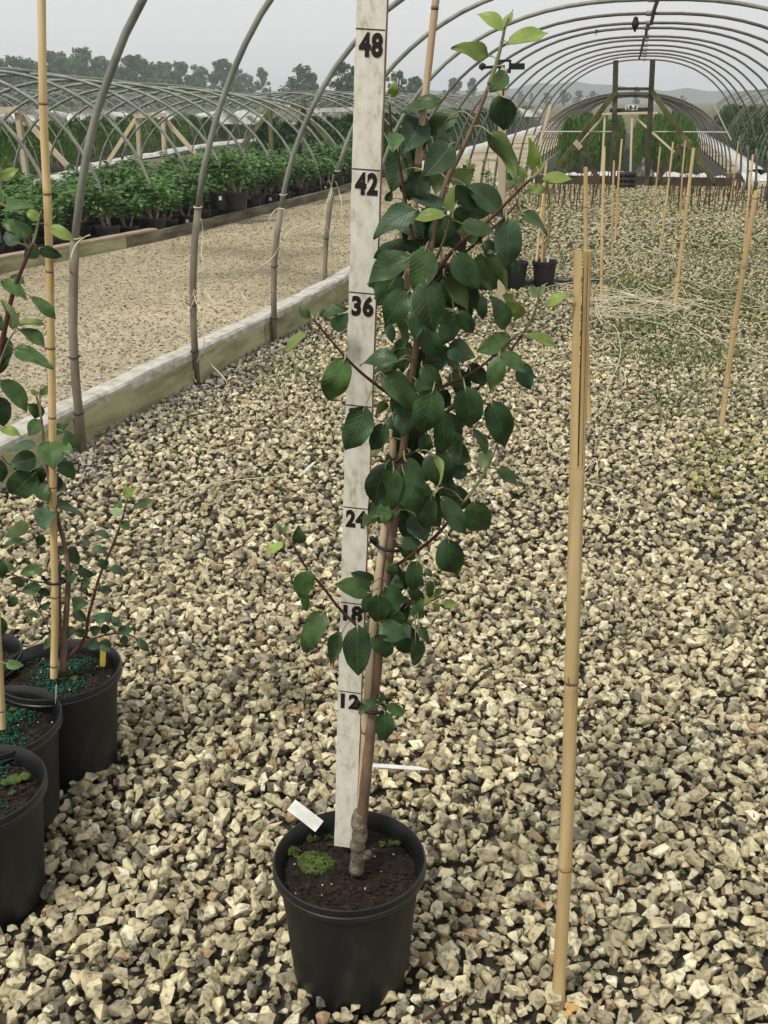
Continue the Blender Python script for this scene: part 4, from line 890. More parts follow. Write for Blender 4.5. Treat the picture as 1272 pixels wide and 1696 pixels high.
p = PY(1046, 178, YE - .02); b = MB(); b.bar(p - Vector((.098, 0, 0)), p + Vector((.098, 0, 0)), .082, .012, side=(0, 0, 1)); b.build('plate', M['sign'], sg)
def sign_text(sg, p, body, size):
    me = text_mesh(body, size, 0.0045); me.name = 'lettering'; me.materials.clear(); me.materials.append(M['ink']); o = bpy.data.objects.new('lettering', me); COL.objects.link(o); o.parent = sg
    o.matrix_local = Matrix.Translation(p - sg.location + Vector((0, -.009, -size * .36))) @ Matrix.Rotation(math.pi / 2, 4, 'X')
sign_text(sg, p, 'L8-5', 0.085)
eb = thing('end_board', 'low dark timber board across the far end of the hoop house', 'board', (0, 18.95, 0))
for k in range(2):
    x0, x1 = (-1.55, .2) if k == 0 else (.205, 1.75); b = MB(); b.bar((x0, 18.96, .075), (x1, 18.98, .075), .15, .045, side=(0, 0, 1)); b.build('plank', M['darkwood'], eb)
# two pale rails at mid height
for k, (a, c) in enumerate([((888, 218), (1017, 218)), ((1072, 218), (1206, 219))]):
    p0, p1 = PY(*a, YE + .12), PY(*c, YE + .12); b = MB(); b.tube([p0, p1, p1 + Vector((0.0, 0, -.02))], .011, 6); o = b.build('white_rail', M['film'], at=p0); tag(o, 'thin white rail at mid height %s the end frame' % ('running left from' if k == 0 else 'running right from'), 'rail')
for k, (a, c) in enumerate([((1178, 165), (1211, 232)), ((912, 173), (893, 240))]):
    p0, p1 = PY(*a, 18.2), PY(*c, 18.2); b = MB(); b.bar(p0, p1, .05, .02); o = b.build('white_batten', M['lath'], at=p0); tag(o, 'short white batten fixed along the %s curve of the end hoops' % ('right' if k == 0 else 'left'), 'batten')

# left board: treated planks, white film on top
bd = thing('base_board', 'long treated timber board edging the gravel with white film over its top', 'board', (-2.1, 5, 0))
ys = [1.2, 3.78, 5.80, 8.6, 12.0, 15.4, 18.8]
for k in range(6):
    y0, y1 = ys[k] + .006, ys[k + 1] - .006; n = 6; b = MB()
    for j in range(n):
        ya, yb = lerp(y0, y1, j / n), lerp(y0, y1, (j + 1) / n)
        b.bar((board_x(ya) + .012, ya, .062), (board_x(yb) + .012, yb, .062), .175, .042, side=(0, 0, 1))
    b.build('plank', M['treated'], bd)
b = MB(); P = []
N = 200
for k in range(N + 1):
    y = lerp(1.2, 18.8, k / N); x = board_x(y) - .006; wob = .002 * math.sin(k * .7) + random.uniform(-.0015, .0015)
    ring = [(-.075, .12), (-.074, .158), (-.062, .171), (.0, .176), (.030, .172), (.040, .160), (.040, .128), (.036, .140)]
    i0 = len(b.v)
    for (dx, dz) in ring: b.v.append(Vector((x + dx + random.uniform(-.003, .003), y, dz + wob * (dz > .16) + random.uniform(-.0025, .0025))))
    if k:
        for j in range(7): b.f.append((i0 - 8 + j, i0 - 8 + j + 1, i0 + j + 1, i0 + j)); b.m.append(0)
fo = b.build('film_cover', M['film_dirty'], bd); smooth_by_angle(fo, 28)
# twine on the left posts
def twine(pts, label, r=0.0016, group=None, mt='twine', sm=6, name='twine'):
    P = curve_pts(pts, sm); b = MB(); b.tube(P, r, 5); o = b.build(name, M[mt], at=P[0]); return tag(o, label, 'twine', group)
GT = 'loose ends of twine knotted to the hoop posts'
def tw(pix, Y, label, r=.0026):
    twine([PY(x, y, Y + 0.035 * math.sin(i * 1.7) - .04) for i, (x, y) in enumerate(pix)], label, r)
tw([(149, 389), (138, 394), (124, 408), (117, 430), (115, 448), (117, 458)], 3.72, 'short twine end hanging from the post joint behind the potted stake')
tw([(333, 362), (336, 385), (334, 420), (338, 450), (334, 482), (340, 510), (335, 545), (338, 570), (326, 600), (320, 620), (325, 633)], 4.88, 'twine hanging all the way down the post in the bunch of knots')
tw([(322, 480), (316, 500), (313, 515), (325, 490), (334, 484), (342, 502), (336, 520), (328, 508), (322, 486), (338, 478), (350, 500)], 4.88, 'tangled bunch of twine knotted round a hoop post')
tw([(340, 590), (352, 606), (368, 622), (376, 636), (368, 648), (360, 654)], 4.85, 'twine end trailing from post foot onto grey stones')
tw([(472, 347), (462, 345), (452, 352), (445, 365)], 5.85, 'curled twine stub at the joint of a hoop post')
tw([(466, 400), (455, 422), (440, 436), (420, 448), (404, 470), (390, 488), (368, 500), (350, 506), (340, 500)], 5.3, 'twine strung low between two neighbouring hoop posts')
tw([(545, 300), (550, 312), (545, 330), (530, 350), (510, 368), (480, 382), (470, 396)], 6.6, 'twine strung high between two hoop posts')
tw([(552, 290), (548, 312), (540, 340), (538, 362), (545, 385), (546, 402)], 7.3, 'knotted twine hanging beside the post nearest the measuring stick')
tw([(556, 300), (562, 318), (566, 340), (566, 365)], 7.3, 'single twine end hanging free by the measuring stick')
tw([(404, 470), (400, 482), (408, 500)], 5.3, 'little twine tail hanging from the strung twine')
# twine, straw strewn over the gravel
GG = 'pale twine strewn over the gravel'; LG = 'pale twine strands lying loose on the gravel of the hoop house'
rg = random.Random(3)
for k in range(56):
    x0 = rg.uniform(890, 1290); y0 = rg.choice([rg.uniform(350, 420), rg.uniform(420, 520), rg.uniform(480, 600)]); L_ = rg.uniform(40, 190)
    pts = []; yy = y0; dy = rg.uniform(-.32, .32)
    for j in range(8):
        x = x0 + L_ * j / 7; yy = y0 + dy * L_ * j / 7 + rg.gauss(0, 3.5) * (y0 / 450); p = G(x, yy, .034 if y0 > 420 else .03); pts.append(p + Vector((0, 0, rg.uniform(-.006, .012))))
    twine(pts, LG, .0026 if y0 > 440 else .0036, GG)
for k in range(16):
    cx, cy = rg.uniform(980, 1130), rg.uniform(486, 520); pts = []
    for j in range(9): pts.append(G(cx + rg.gauss(0, 34), cy + rg.gauss(0, 8), .036) + Vector((0, 0, rg.uniform(0, .014))))
    twine(pts, 'pale twine strand in the tangled heap on the gravel', .0021, 'tangled heap of twine on the gravel', 'straw')
for (ctrl) in [[(985, 505), (1000, 530), (1020, 545), (1028, 580), (1022, 610), (1008, 640), (1000, 672), (985, 690)], [(985, 608), (1010, 605), (1030, 612), (1035, 640), (1012, 660), (1000, 680), (985, 692)], [(885, 710), (905, 722), (910, 745), (930, 760), (945, 755)], [(860, 778), (900, 782), (945, 775), (960, 790), (985, 760), (990, 785)],
               [(960, 800), (1005, 810), (1025, 840), (1020, 860), (1000, 858)], [(150, 905), (220, 880), (300, 835), (360, 800), (430, 770)], [(255, 828), (310, 815), (380, 800), (470, 790)], [(985, 505), (1030, 490), (1070, 496), (1110, 505)], [(990, 510), (1020, 505), (1050, 500), (1095, 512), (1130, 500)], [(985, 515), (1010, 498), (1040, 512), (1085, 498), (1105, 510)]]:
    twine([G(x, y, .036) + Vector((0, 0, rg.uniform(0, .01))) for x, y in ctrl], LG, .0022, GG, 'straw')
# dark sticks on the gravel
for (ctrl, lab) in [([(310, 690), (340, 684), (372, 681)], 'short dark twig lying by the grey stones'), ([(452, 690), (470, 678), (486, 665)], 'thin brown twig on gravel, end towards the measuring stick'), ([(700, 1692), (735, 1668), (765, 1650)], 'brown twig beside the foot of the main pot')]:
    P = curve_pts([G(x, y, .038) for x, y in ctrl], 4); b = MB(); b.tube(P, [.0035 * (1 - .05 * i) for i in range(len(P))], 6); o = b.build('twig', M['rod'], at=P[0]); tag(o, lab, 'twig')
o = flat_tag('wood_sliver', G(503, 782, .04), G(523, 764, .04), .011, 'white sliver of film lying on gravel beside the measuring stick', 'litter', M['tagw'], (0, 0, 1), point=True)
b = MB(); c = G(942, 1672, .045)
for k in range(5): b.blob(c + Vector((random.uniform(-.009, .009), random.uniform(-.009, .009), random.uniform(-.004, .006))), random.uniform(.004, .008), (1.2, 1, .5), 1, .4)
tag(b.build('dead_leaf', M['rust_leaf'], at=c), 'crumpled orange dead leaf at the foot of the split-top cane', 'leaf')
# thin grass patches (uncountable)
b = MB()
for (px, py, sx, sy, n) in [(1060, 478, 60, 14, 700), (1130, 590, 110, 30, 1500), (1215, 500, 60, 30, 900), (1060, 545, 60, 16, 500), (1230, 420, 50, 25, 500), (1150, 670, 110, 40, 500), (470, 620, 60, 40, 260), (300, 690, 60, 20, 100)]:
    for _ in range(n):
        g = G(px + rg.gauss(0, sx * .6), py + rg.gauss(0, sy * .6))
        if g.x < board_x(g.y) + .06 or g.y > 18: continue
        a = rg.uniform(0, 6.28); h = rg.uniform(.008, .030); w = .0035; d = Vector((math.cos(a), math.sin(a), 0)); s_ = Vector((-d.y, d.x, 0)) * w; z = Vector((0, 0, .018))
        b.quad(g + z - s_, g + z + s_, g + z + d * h * .9 + s_ * .3 + Vector((0, 0, h * .8)), g + z + d * h * .9 - s_ * .3 + Vector((0, 0, h * .8)))
o = b.build('thin_grass', M['grass']); tag(o, 'thin green grass growing through the gravel', 'grass', kind='stuff')
#@@MID
# ------------------------------------------------------------------ small pots, sprinkler and bits further in
def small_plant_mesh(seed, h, nleaf, ll, mt, spread=.12, stems=3):
    rs = random.Random(seed); b = MB(); sb = MB()
    for s_ in range(stems):
        a = rs.uniform(0, 6.28); P = [Vector((0, 0, 0))]
        for k in range(1, 7): P.append(Vector((math.cos(a) * spread * (k / 6) ** 1.2 + rs.gauss(0, .008), math.sin(a) * spread * (k / 6) ** 1.2 + rs.gauss(0, .008), h * k / 6 * rs.uniform(.9, 1.05))))
        sb.tube(P, [.006 * (1 - .1 * k) for k in range(7)], 5)
        for _ in range(nleaf // stems):
            t = rs.uniform(.25, 1) ** .8; k = min(5, int(t * 6)); p = P[k].lerp(P[k + 1], t * 6 - k) if t < 1 else P[6]
            leaf_quad(b, p, rs, ll)
    return b, sb
def leaf_quad(b, p, rs, ll, droop=0.0):
    a = rs.uniform(0, 6.28); el = rs.uniform(-.7, .7) - droop; d = Vector((math.cos(a) * math.cos(el), math.sin(a) * math.cos(el), math.sin(el)))
    s_ = d.cross(Vector((rs.gauss(0, .4), rs.gauss(0, .4), 1))).normalized(); n = s_.cross(d); L = ll * rs.uniform(.6, 1.2); w = L * .30
    q = p + d * L * .25; i = len(b.v)
    b.v += [q, q + d * L * .5 + s_ * w - n * w * .25, q + d * L - n * L * .1, q + d * L * .5 - s_ * w - n * w * .25, q + d * L * .5 + n * w * .12]
    b.f += [(i, i + 4, i + 1), (i + 1, i + 4, i + 2), (i + 2, i + 4, i + 3), (i + 3, i + 4, i)]; b.m += [0] * 4
MP = [(900, 474, .098, .20), (852, 476, .10, .20), (806, 479, .10, .205), (768, 478, .10, .20), (730, 482, .10, .20)]
LABM = ['small black pot holding a lone cane beside the grey hose', 'small black pot next to the sprinkler stake', 'small black pot of the row by the hose, left of sprinkler stake', 'small black pot largely hidden behind the young tree', 'small black pot hidden behind the trunk leaves']
for k, (px, py, r, h) in enumerate(MP):
    g = G(px, py); g.z = 0; root = thing('small_pot', LABM[k], 'pot', g, 'row of small pots by the hose')
    b = MB(); b.lathe([(.001, 0), (r * .76, 0), (r * .93, h - .03), (r, h - .028), (r, h - .004), (r * .96, h), (r * .9, h - .02)], g, 28); w = b.build('wall', M['pot'], root); smooth_by_angle(w, 35)
    b = MB(); b.lathe([(.001, h - .03), (r * .92, h - .03)], g, 20); b.build('soil', M['potsoil'], root)
    if k in (0,):
        b = MB(); p = g + Vector((.02, -.02, h - .03)); b.bar(p, p + Vector((0.01, 0, .075)), .018, .003); b.build('tag', M['tagw'], root)
    b, sb = small_plant_mesh(k + 3, 0.75 if k else .55, 60 if k else 6, .055, 'shrub_leaf', .05)
    pt = thing('young_tree', ['nearly bare young stem in the pot with a lone cane', 'slim leafy young stem in the pot by the sprinkler stake', 'slim leafy young stem in the pot left of the sprinkler stake', 'slim leafy young stem behind the big young tree', 'slim leafy young stem hidden behind the trunk'][k], 'young tree', g + Vector((0, 0, h - .03)))
    for bb_, nm, mt in ((b, 'foliage', 'shrub_leaf'), (sb, 'stem', 'shrub_stem')):
        for i in range(len(bb_.v)): bb_.v[i] = bb_.v[i] + pt.location
        o = bb_.build(nm, M[mt], pt); 
g0 = G(900, 474); F_ = fdist(g0)
cane([Vector((g0.x - .02, g0.y, .12)), D(903, 298, F_)], .010, .009, 'bamboo cane in the small pot beside the grey hose', [.3, .6, .85], seg=8)
cane([Vector((G(885, 474).x, G(885, 474).y, .1)), D(905, 268, F_ + .2)], .009, .008, 'bamboo cane leaning behind the small pot by the hose', [.3, .6, .85], seg=8)
# sprinkler on a lath
gs = G(830, 548); Fs = fdist(gs); st = thing('sprinkler_stake', 'pale wooden lath stake carrying the sprinkler', 'stake', gs)
b = MB(); b.bar(gs - Vector((0, 0, .05)), D(832, 150, Fs), .045, .02, side=(CY, SY, 0)); b.build('lath', M['lath'], st)
tp = D(833, 122, Fs); sp = thing('sprinkler', 'black impact sprinkler head on top of the lath stake', 'sprinkler', D(833, 152, Fs))
b = MB(); b.tube([D(833, 158, Fs), D(833, 140, Fs), D(834, 126, Fs)], [.012, .012, .010], 8); b.build('riser', M['galv_dark'], sp, smooth=True)
RV = Vector((CY, SY, 0))
b = MB(); c = D(836, 110, Fs); b.bar(c - RV * .03 - Vector((0, 0, .028)), c - RV * .03 + Vector((0, 0, .028)), .012, .02); b.bar(c + RV * .03 - Vector((0, 0, .028)), c + RV * .03 + Vector((0, 0, .028)), .012, .02); b.bar(c - RV * .036 + Vector((0, 0, .03)), c + RV * .036 + Vector((0, 0, .03)), .02, .012); b.bar(c - RV * .036 - Vector((0, 0, .03)), c + RV * .036 - Vector((0, 0, .03)), .02, .012); b.build('frame', M['black'], sp)
b = MB(); b.bar(c - RV * .125 - Vector((0, 0, .006)), c + RV * .0, .014, .016); b.blob(c - RV * .13, .022, (1.1, .8, 1.0), 1, .1); b.build('arm', M['black'], sp)
b = MB(); b.bar(c + RV * .036, c + RV * .115, .016, .034, side=(0, 1, 0)); b.build('spoon', M['black'], sp)
b = MB(); b.tube([c - Vector((0, 0, .04)), c + RV * .02 - Vector((0, 0, .065))], .012, 8); b.build('nozzle', M['black'], sp)
# hose, crate stack
P = [G(x, y, .03) for x, y in [(650, 470), (760, 470), (860, 468), (930, 464), (975, 462), (998, 461)]]
b = MB(); b.tube(curve_pts(P, 5), .018, 8); tag(b.build('hose', M['hose'], at=P[0], smooth=True), 'dark grey irrigation hose lying behind the small pots', 'hose')
gy = 18.4
for k, py in enumerate((314, 309, 304)):
    c = PY(1037, 306, gy); c.z = .045 + .085 * k; b = MB()
    b.tube([c - Vector((.16, 0, 0)), c - Vector((.15, 0, 0)), c + Vector((.15, 0, 0)), c + Vector((.16, 0, 0))], [.032, .042, .042, .032], 12)
    tag(b.build('pipe_roll', M['black'], at=c, smooth=True), ['bottom black roll of the pile in front of the end board', 'middle black roll of the pile in front of the end board', 'top black roll of the pile in front of the end board'][k], 'roll', 'black rolls piled by the end board')
# short brown stems standing in rows
GR = 'short brown stakes in rows before the end board'; LR = 'short thin brown stake standing in gravel before the end board'
rod_mes = []
for k in range(5):
    b = MB(); rs = random.Random(k); P = [Vector((rs.gauss(0, .0022) * j, rs.gauss(0, .0022) * j, .085 * j - .02)) for j in range(5)]
    b.tube(P, [.0085, .008, .0075, .007, .0065], 5); rod_mes.append(b.mesh('short_stake', M['rod']))
for row in range(6):
    for i in range(36):
        y = 14.6 + row * .72 + rg.uniform(-.08, .08); x = -1.35 + i * .092 + rg.uniform(-.03, .03)
        if -.25 < x < .60 and row < 5: continue
        if rg.random() < .12: continue
        o = bpy.data.objects.new('short_stake', rod_mes[rg.randrange(5)]); COL.objects.link(o); o.location = (x, y, 0); o.rotation_euler = (rg.gauss(0, .06), rg.gauss(0, .06), rg.uniform(0, 6)); s_ = rg.uniform(.65, 1.05); o.scale = (1, 1, s_); tag(o, LR, 'stake', GR)
# birds
def bird(px, py, Y, s, label):
    p = PY(px, py, Y); b = MB()
    prof = [(.001, -.055), (.009, -.053), (.012, -.035), (.021, -.018), (.030, .003), (.034, .028), (.031, .048), (.025, .062), (.021, .072), (.022, .080), (.019, .092), (.011, .100), (.001, .103)]
    b.lathe([(r * s * 1.25, z * s) for r, z in prof], p, 12)
    i0 = 0
    for k, v in enumerate(b.v):
        z = (v.z - p.z) / s
        if z < -.02: v.y += (z + .02) * s * -.5
        if z > .065: v.y -= .010 * s
    b.lathe([(.006 * s, 0), (.003 * s, .006 * s), (.0005 * s, .014 * s)], p + Vector((.0, -.026 * s, .086 * s)), 6)
    o = b.build('bird', M['bird'], at=p, smooth=True); tag(o, label, 'bird')
bird(1052, 44, 10.55, .8, 'small dark bird perched on a hoop high above the floor')
b = MB(); p = PY(988, 53, 10.55); b.bar(p + Vector((-.012, 0, .015)), p + Vector((.016, 0, .012)), .014, .01); b.bar(p + Vector((0, 0, .01)), p + Vector((-.004, 0, -.028)), .008, .008); tag(b.build('pipe_clip', M['black'], at=p), 'small dark clip hanging from a hoop near the bird', 'clip')
#@@BEDS
# ------------------------------------------------------------------ neighbour tunnels and beds
def lpath(pts, y):
    for (a, xa), (c, xc) in zip(pts, pts[1:]):
        if y <= c: return xa + (xc - xa) * (y - a) / (c - a)
    return pts[-1][1]
B_EDGE = [(10, -9.6), (17, -10.4), (22, -11.9), (33, -13.5), (50, -13.9), (70, -14.2)]
A_LEG = [(5, -6.1), (9.47, -5.36), (10.25, -5.2), (11.1, -5.05), (12.75, -4.82), (16, -4.56), (20.6, -4.6), (28, -4.75), (68, -5.0)]
def tunnel(name, label, ys, xr_f, width, hf, r=.016, n=2.2, mt='galv', seg=6, N=22):
    root = thing(name, label, 'hoop house', (xr_f(ys[0]) , ys[0], 0)); ap = []
    for y in ys:
        xr = xr_f(y); P = hoop_pts(xr - width, xr, y, y + random.uniform(-.05, .05), hf(y) * random.uniform(.98, 1.02), n, N=N, z0=-.02)
        b = MB(); b.tube(P, r, seg); b.build('hoop', M[mt], root, smooth=True); ap.append(P[N // 2])
    b = MB(); b.tube([a + Vector((.05, 0, .03)) for a in ap], r * 1.1, seg); b.build('purlin', M[mt], root, smooth=True)
    return root
ysA = [6.9, 7.8, 8.65, 9.47, 10.25, 11.11, 11.95, 12.75, 13.6, 14.35, 15.2, 16.0, 16.8, 17.6, 18.4]
tunnel('pipe_tunnel', 'low pipe tunnel over the broadleaf potted shrubs beside the lane', ysA, lambda y: lpath(A_LEG, y), 4.1, lambda y: lerp(1.82, 1.42, (y - 7) / 11.5), r=.0195, seg=8, N=30)
ysA2 = [20.6 + 1.05 * k for k in range(40)]
tunnel('pipe_tunnel', 'long pipe tunnel over dark conifers where the lane runs to the distance', ysA2, lambda y: lpath(A_LEG, y), 4.0, lambda y: 1.52, r=.016)
tunnel('pipe_tunnel', 'pipe tunnel over light green conifers left of the shrub bed', [12 + 1.15 * k for k in range(34)], lambda y: lpath(B_EDGE, y), 4.2, lambda y: 1.6, r=.015)
tunnel('pipe_tunnel', 'pipe tunnel in the third row beyond the shrub bed', [20 + 1.3 * k for k in range(30)], lambda y: -17.5 - .03 * (y - 12), 4.4, lambda y: 1.65, r=.016)
tunnel('pipe_tunnel', 'pipe tunnel in the farthest row towards the tree line', [26 + 1.6 * k for k in range(26)], lambda y: -25.0 - .03 * (y - 12), 4.6, lambda y: 1.75, r=.018)
tunnel('pipe_tunnel', 'pipe tunnel over four rows of conifers straight behind the end frame', [22.2 + 1.0 * k for k in range(24)], lambda y: 1.95, 3.95, lambda y: 1.50, r=.016, mt='galv_dark')
tunnel('pipe_tunnel', 'pipe tunnel packed with conifers beyond the white film strip on the right', [24.5 + .9 * k for k in range(34)], lambda y: 2.75 + .018 * (y - 24) + 4.3, 4.3, lambda y: 1.75, r=.014)
# bed board along the lane
bb = thing('bed_board', 'weathered plank edging the bed of potted shrubs beside the lane', 'board', (-4.9, 10, 0))
ysb = [3.2, 5.6, 8.0, 9.75, 12.6, 15.6, 19.2]
for k in range(len(ysb) - 1):
    y0, y1 = ysb[k] + .005, ysb[k + 1] - .005; n = 4
    b = MB()
    for j in range(n):
        ya, yb = lerp(y0, y1, j / n), lerp(y0, y1, (j + 1) / n); b.bar((lane_edge(ya) - .02, ya, .042), (lane_edge(yb) - .02, yb, .042), .115, .045, side=(0, 0, 1))
    b.build('plank', M['oldwood'] if k != 2 else M['treated'], bb)
for k, (y0, y1) in enumerate([(4.0, 10.3)]):
    b = MB(); n = 6
    for j in range(n):
        ya, yb = lerp(y0, y1, j / n), lerp(y0, y1, (j + 1) / n); b.bar((lane_edge(ya) - .045, ya, .112), (lane_edge(yb) - .045, yb, .112), .11, .022, side=(1, 0, 0))
    b.build('top_plank', M['rawtop'], bb)
# potted shrubs: one built per kind, then copied
def make_shrub(seed, label, group):
    rs = random.Random(seed); root = thing('potted_shrub', label, 'potted shrub', (0, 0, 0), group); r, h = .135, .215
    b = MB(); b.lathe([(.001, 0), (r * .78, 0), (r * .93, h - .03), (r, h - .028), (r, h - .004), (r * .96, h), (r * .9, h - .02)], (0, 0, 0), 22); w = b.build('pot', M['pot'], root); smooth_by_angle(w, 35)
    b = MB(); b.lathe([(.001, h - .025), (r * .92, h - .025)], (0, 0, 0), 16); b.build('soil', M['potsoil'], root)
    fb, sb = MB(), MB()
    for s_ in range(9):
        a = rs.uniform(0, 6.28); sp = rs.uniform(.05, .21); hh_ = rs.uniform(.36, .56); P = []
        for k in range(7):
            t = k / 6; P.append(Vector((math.cos(a) * (.03 + sp * t ** 1.1) + rs.gauss(0, .008), math.sin(a) * (.03 + sp * t ** 1.1) + rs.gauss(0, .008), h - .03 + hh_ * t)))
        sb.tube(P, [.005 * (1 - .09 * k) for k in range(7)], 4, caps=False)
        for _ in range(46):
            t = rs.uniform(.30, 1) ** .7; k = min(5, int(t * 6)); p = P[k].lerp(P[k + 1], min(1, t * 6 - k)) + Vector((rs.gauss(0, .015), rs.gauss(0, .015), rs.gauss(0, .012)))
            leaf_quad(fb, p, rs, .075, .15)
    fb.build('foliage', M['shrub_leaf'], root); sb.build('stems', M['shrub_stem'], root)
    return root
def sticker(o):
    b = MB(); c = Vector((.045, -.120, .115)); b.bar(c, c + Vector((0, .004, .045)), .034, .003, side=(1, .3, 0)); st_ = b.build('sticker', M['tagw'])
    st_.parent = o
GSH = 'potted shrubs standing pot to pot in the bed beside the lane'; LSH = 'bushy green potted shrub in a black pot in the crowded bed beside the lane'
protos = [make_shrub(k + 40, LSH, GSH) for k in range(6)]; used = [False] * 6; nsh = 0
for row in range(8):
    y = 6.0 + rg.uniform(0, .2)
    while y < 19.3:
        x = lane_edge(y) - .23 - row * .36 + rg.uniform(-.05, .05); q = proj(Vector((x, y, .4)))
        ok = -260 < q[0] < 1300 and x > -9.0
        if row == 0 and 9.15 < y < 9.5: ok = False
        if ok and nsh < 300:
            k = rg.randrange(6); sc = rg.uniform(.86, 1.05); sc = (sc, sc, sc * (.86 if row < 2 else .72) * rg.uniform(.78, 1.2)); rz = rg.uniform(0, 6); stk = row == 0 and rg.random() < .3; rz = rg.uniform(-.3, .3) if stk else rz
            if not used[k]: o = protos[k]; used[k] = True; o.location = (x, y, 0); o.rotation_euler = (0, 0, rz); o.scale = sc
            else:
                o = dup(protos[k], (x, y, 0), rz, sc)
                if stk: sticker(o)
            nsh += 1
        y += rg.uniform(.33, .41)
# two pots lifted onto others (one bare-legged pair above the rest) with white stickers
for (px, py, lab) in [(366, 345, 'potted shrub lifted on top of other pots, white sticker on its pot'), (394, 338, 'potted shrub lifted on other pots beside the stickered raised pot')]:
    p = PY(px, py, 12.0); o = dup(protos[1], (p.x, p.y, .16), 0.0, .95, label=lab); del o['group']
    if px < 380: sticker(o)
# conifers
def conifer_mesh(seed, h, w, n, mt, thin=.018):
    rs = random.Random(seed); b = MB()
    for _ in range(n):
        t = rs.random() ** .8; a = rs.uniform(0, 6.28); lump = 1 + .22 * math.sin(3 * a + seed) + .15 * math.sin(9 * t + a)
        rad = w * .5 * (math.sin(math.pi * min(1, .16 + .84 * t) ** .8) ** .7 if t < .97 else .08) * lump * (rs.random() ** .4); z = h * t
        p = Vector((math.cos(a) * rad, math.sin(a) * rad, z)); d = Vector((math.cos(a) * rs.uniform(.2, .8), math.sin(a) * rs.uniform(.2, .8), rs.uniform(.5, 1.2))).normalized()
        L = rs.uniform(.07, .16) * h; s_ = d.cross(Vector((rs.gauss(0, 1), rs.gauss(0, 1), rs.gauss(0, 1)))).normalized() * thin * h * rs.uniform(.7, 1.4); i = len(b.v)
        b.v += [p, p + d * L * .5 + s_, p + d * L, p + d * L * .5 - s_]; b.f.append((i, i + 1, i + 2, i + 3)); b.m.append(0)
    return b.mesh('conifer', M[mt])
TR = MB(); TR.tube([Vector((0, 0, -.02)), Vector((0, 0, .5))], [.03, .012], 6); trunk_me = TR.mesh('trunk', M['shrub_stem'])
cl = [conifer_mesh(k, 1.0, .66, 800, 'conifer', .022) for k in range(5)]; cd = [conifer_mesh(k + 9, 1.0, .72, 800, 'conifer_dark', .022) for k in range(5)]
def conifers(pos, mes, label, group, hlo, hhi, wide=1.0):
    for (x, y) in pos:
        root = thing('conifer', label, 'conifer', (x, y, 0), group); h = rg.uniform(hlo, hhi); root.scale = (h * wide, h * wide, h); root.rotation_euler = (0, 0, rg.uniform(0, 6))
        for nm, me in (('foliage', mes[rg.randrange(len(mes))]), ('trunk', trunk_me)):
            o = bpy.data.objects.new(nm, me); COL.objects.link(o); o.parent = root
def inview(x, y, z=.6, m=60):
    q = proj(Vector((x, y, z))); return -m < q[0] < IW + m
pos = []
for x in (-1.22, -.80, -.36, .30, .72, 1.15):
    y = 22.4
    while y < 34: pos.append((x + rg.uniform(-.04, .04), y)); y += rg.uniform(.62, .78)
conifers(pos, cl, 'green upright conifer in a row behind the end frame', 'conifers in rows behind the end frame', .80, .98, .62)
pos = []
for k in range(3):
    y = 25.0
    while y < 46:
        x = 3.25 + .018 * (y - 24) + k * 1.0 + rg.uniform(-.1, .1)
        if inview(x, y): pos.append((x, y))
        y += rg.uniform(.9, 1.2)
conifers(pos, cd, 'dark conifer packed in the tunnel beyond the white film strip', 'conifers packed in the tunnel beyond the film strip', .95, 1.12, 1.25)
pos = []
for k in range(3):
    y = 20.9
    while y < 62:
        x = lpath(A_LEG, y) - .5 - k * .9 + rg.uniform(-.1, .1)
        if inview(x, y) and proj(Vector((x, y, .6)))[0] < 960: pos.append((x, y))
        y += rg.uniform(.85, 1.1) * (1 + (y - 20) / 18)
conifers(pos, cd, 'dark conifer in the long tunnel along the lane', 'conifers in the long tunnel along the lane', .80, 1.0, 1.25)
pos = []
for k in range(4):
    y = 13.0 + k
    while y < 44:
        x = lpath(B_EDGE, y) - .45 - k * .95 + rg.uniform(-.12, .12)
        if inview(x, y): pos.append((x, y))
        y += rg.uniform(.85, 1.15)
conifers(pos, cl, 'light green conifer in the second row of tunnels', 'conifers in the second row of tunnels', .66, .82, 1.25)
# timber A-frames at tunnel ends on the left
def a_frame(posts, barpx, braces, Y, mt, label, w=.075):
    root = thing('timber_frame', label, 'timber frame', PY(posts[0][0], posts[0][1], Y) * Vector((1, 1, 0)) if False else Vector((PY(posts[0][0], posts[0][1], Y).x, Y, 0)))
    for (x0, y0, x1, y1) in posts:
        p1 = PY(x0, y0, Y); p0 = PY(x1, y1, Y); d = (p0 - p1); p0 = p1 + d * ((p1.z + .02) / max(.05, p1.z - p0.z)); beam(root, 'post', p0, p1, w, w, mt)
    for (x0, y0, x1, y1) in barpx: beam(root, 'crossbar', PY(x0, y0, Y - w), PY(x1, y1, Y - w), w, .04, mt, (0, 0, 1))
    for (x0, y0, x1, y1) in braces: beam(root, 'brace', PY(x0, y0, Y + w), PY(x1, y1, Y + w), w, .04, mt)
    return root
a_frame([(446, 158, 451, 268), (502, 165, 505, 265)], [(446, 177, 505, 175)], [(448, 182, 385, 265), (502, 184, 550, 240)], 19.3, 'greenwood', 'mossy timber frame with a small sign at the end of the shrub tunnel')
sg2 = thing('row_sign', 'tiny white row sign fixed on the mossy timber frame', 'sign', PY(472, 177, 19.2)); p = PY(472, 177, 19.15); b = MB(); b.bar(p - Vector((.095, 0, 0)), p + Vector((.095, 0, 0)), .065, .012, side=(0, 0, 1)); b.build('plate', M['sign'], sg2); sign_text(sg2, p, 'L1-4', .062)
a_frame([(28, 175, 42, 278)], [(-30, 184, 30, 182)], [(30, 186, 112, 275)], 15.5, 'lath', 'pale new timber frame behind the shrub bed with one long brace', .085)
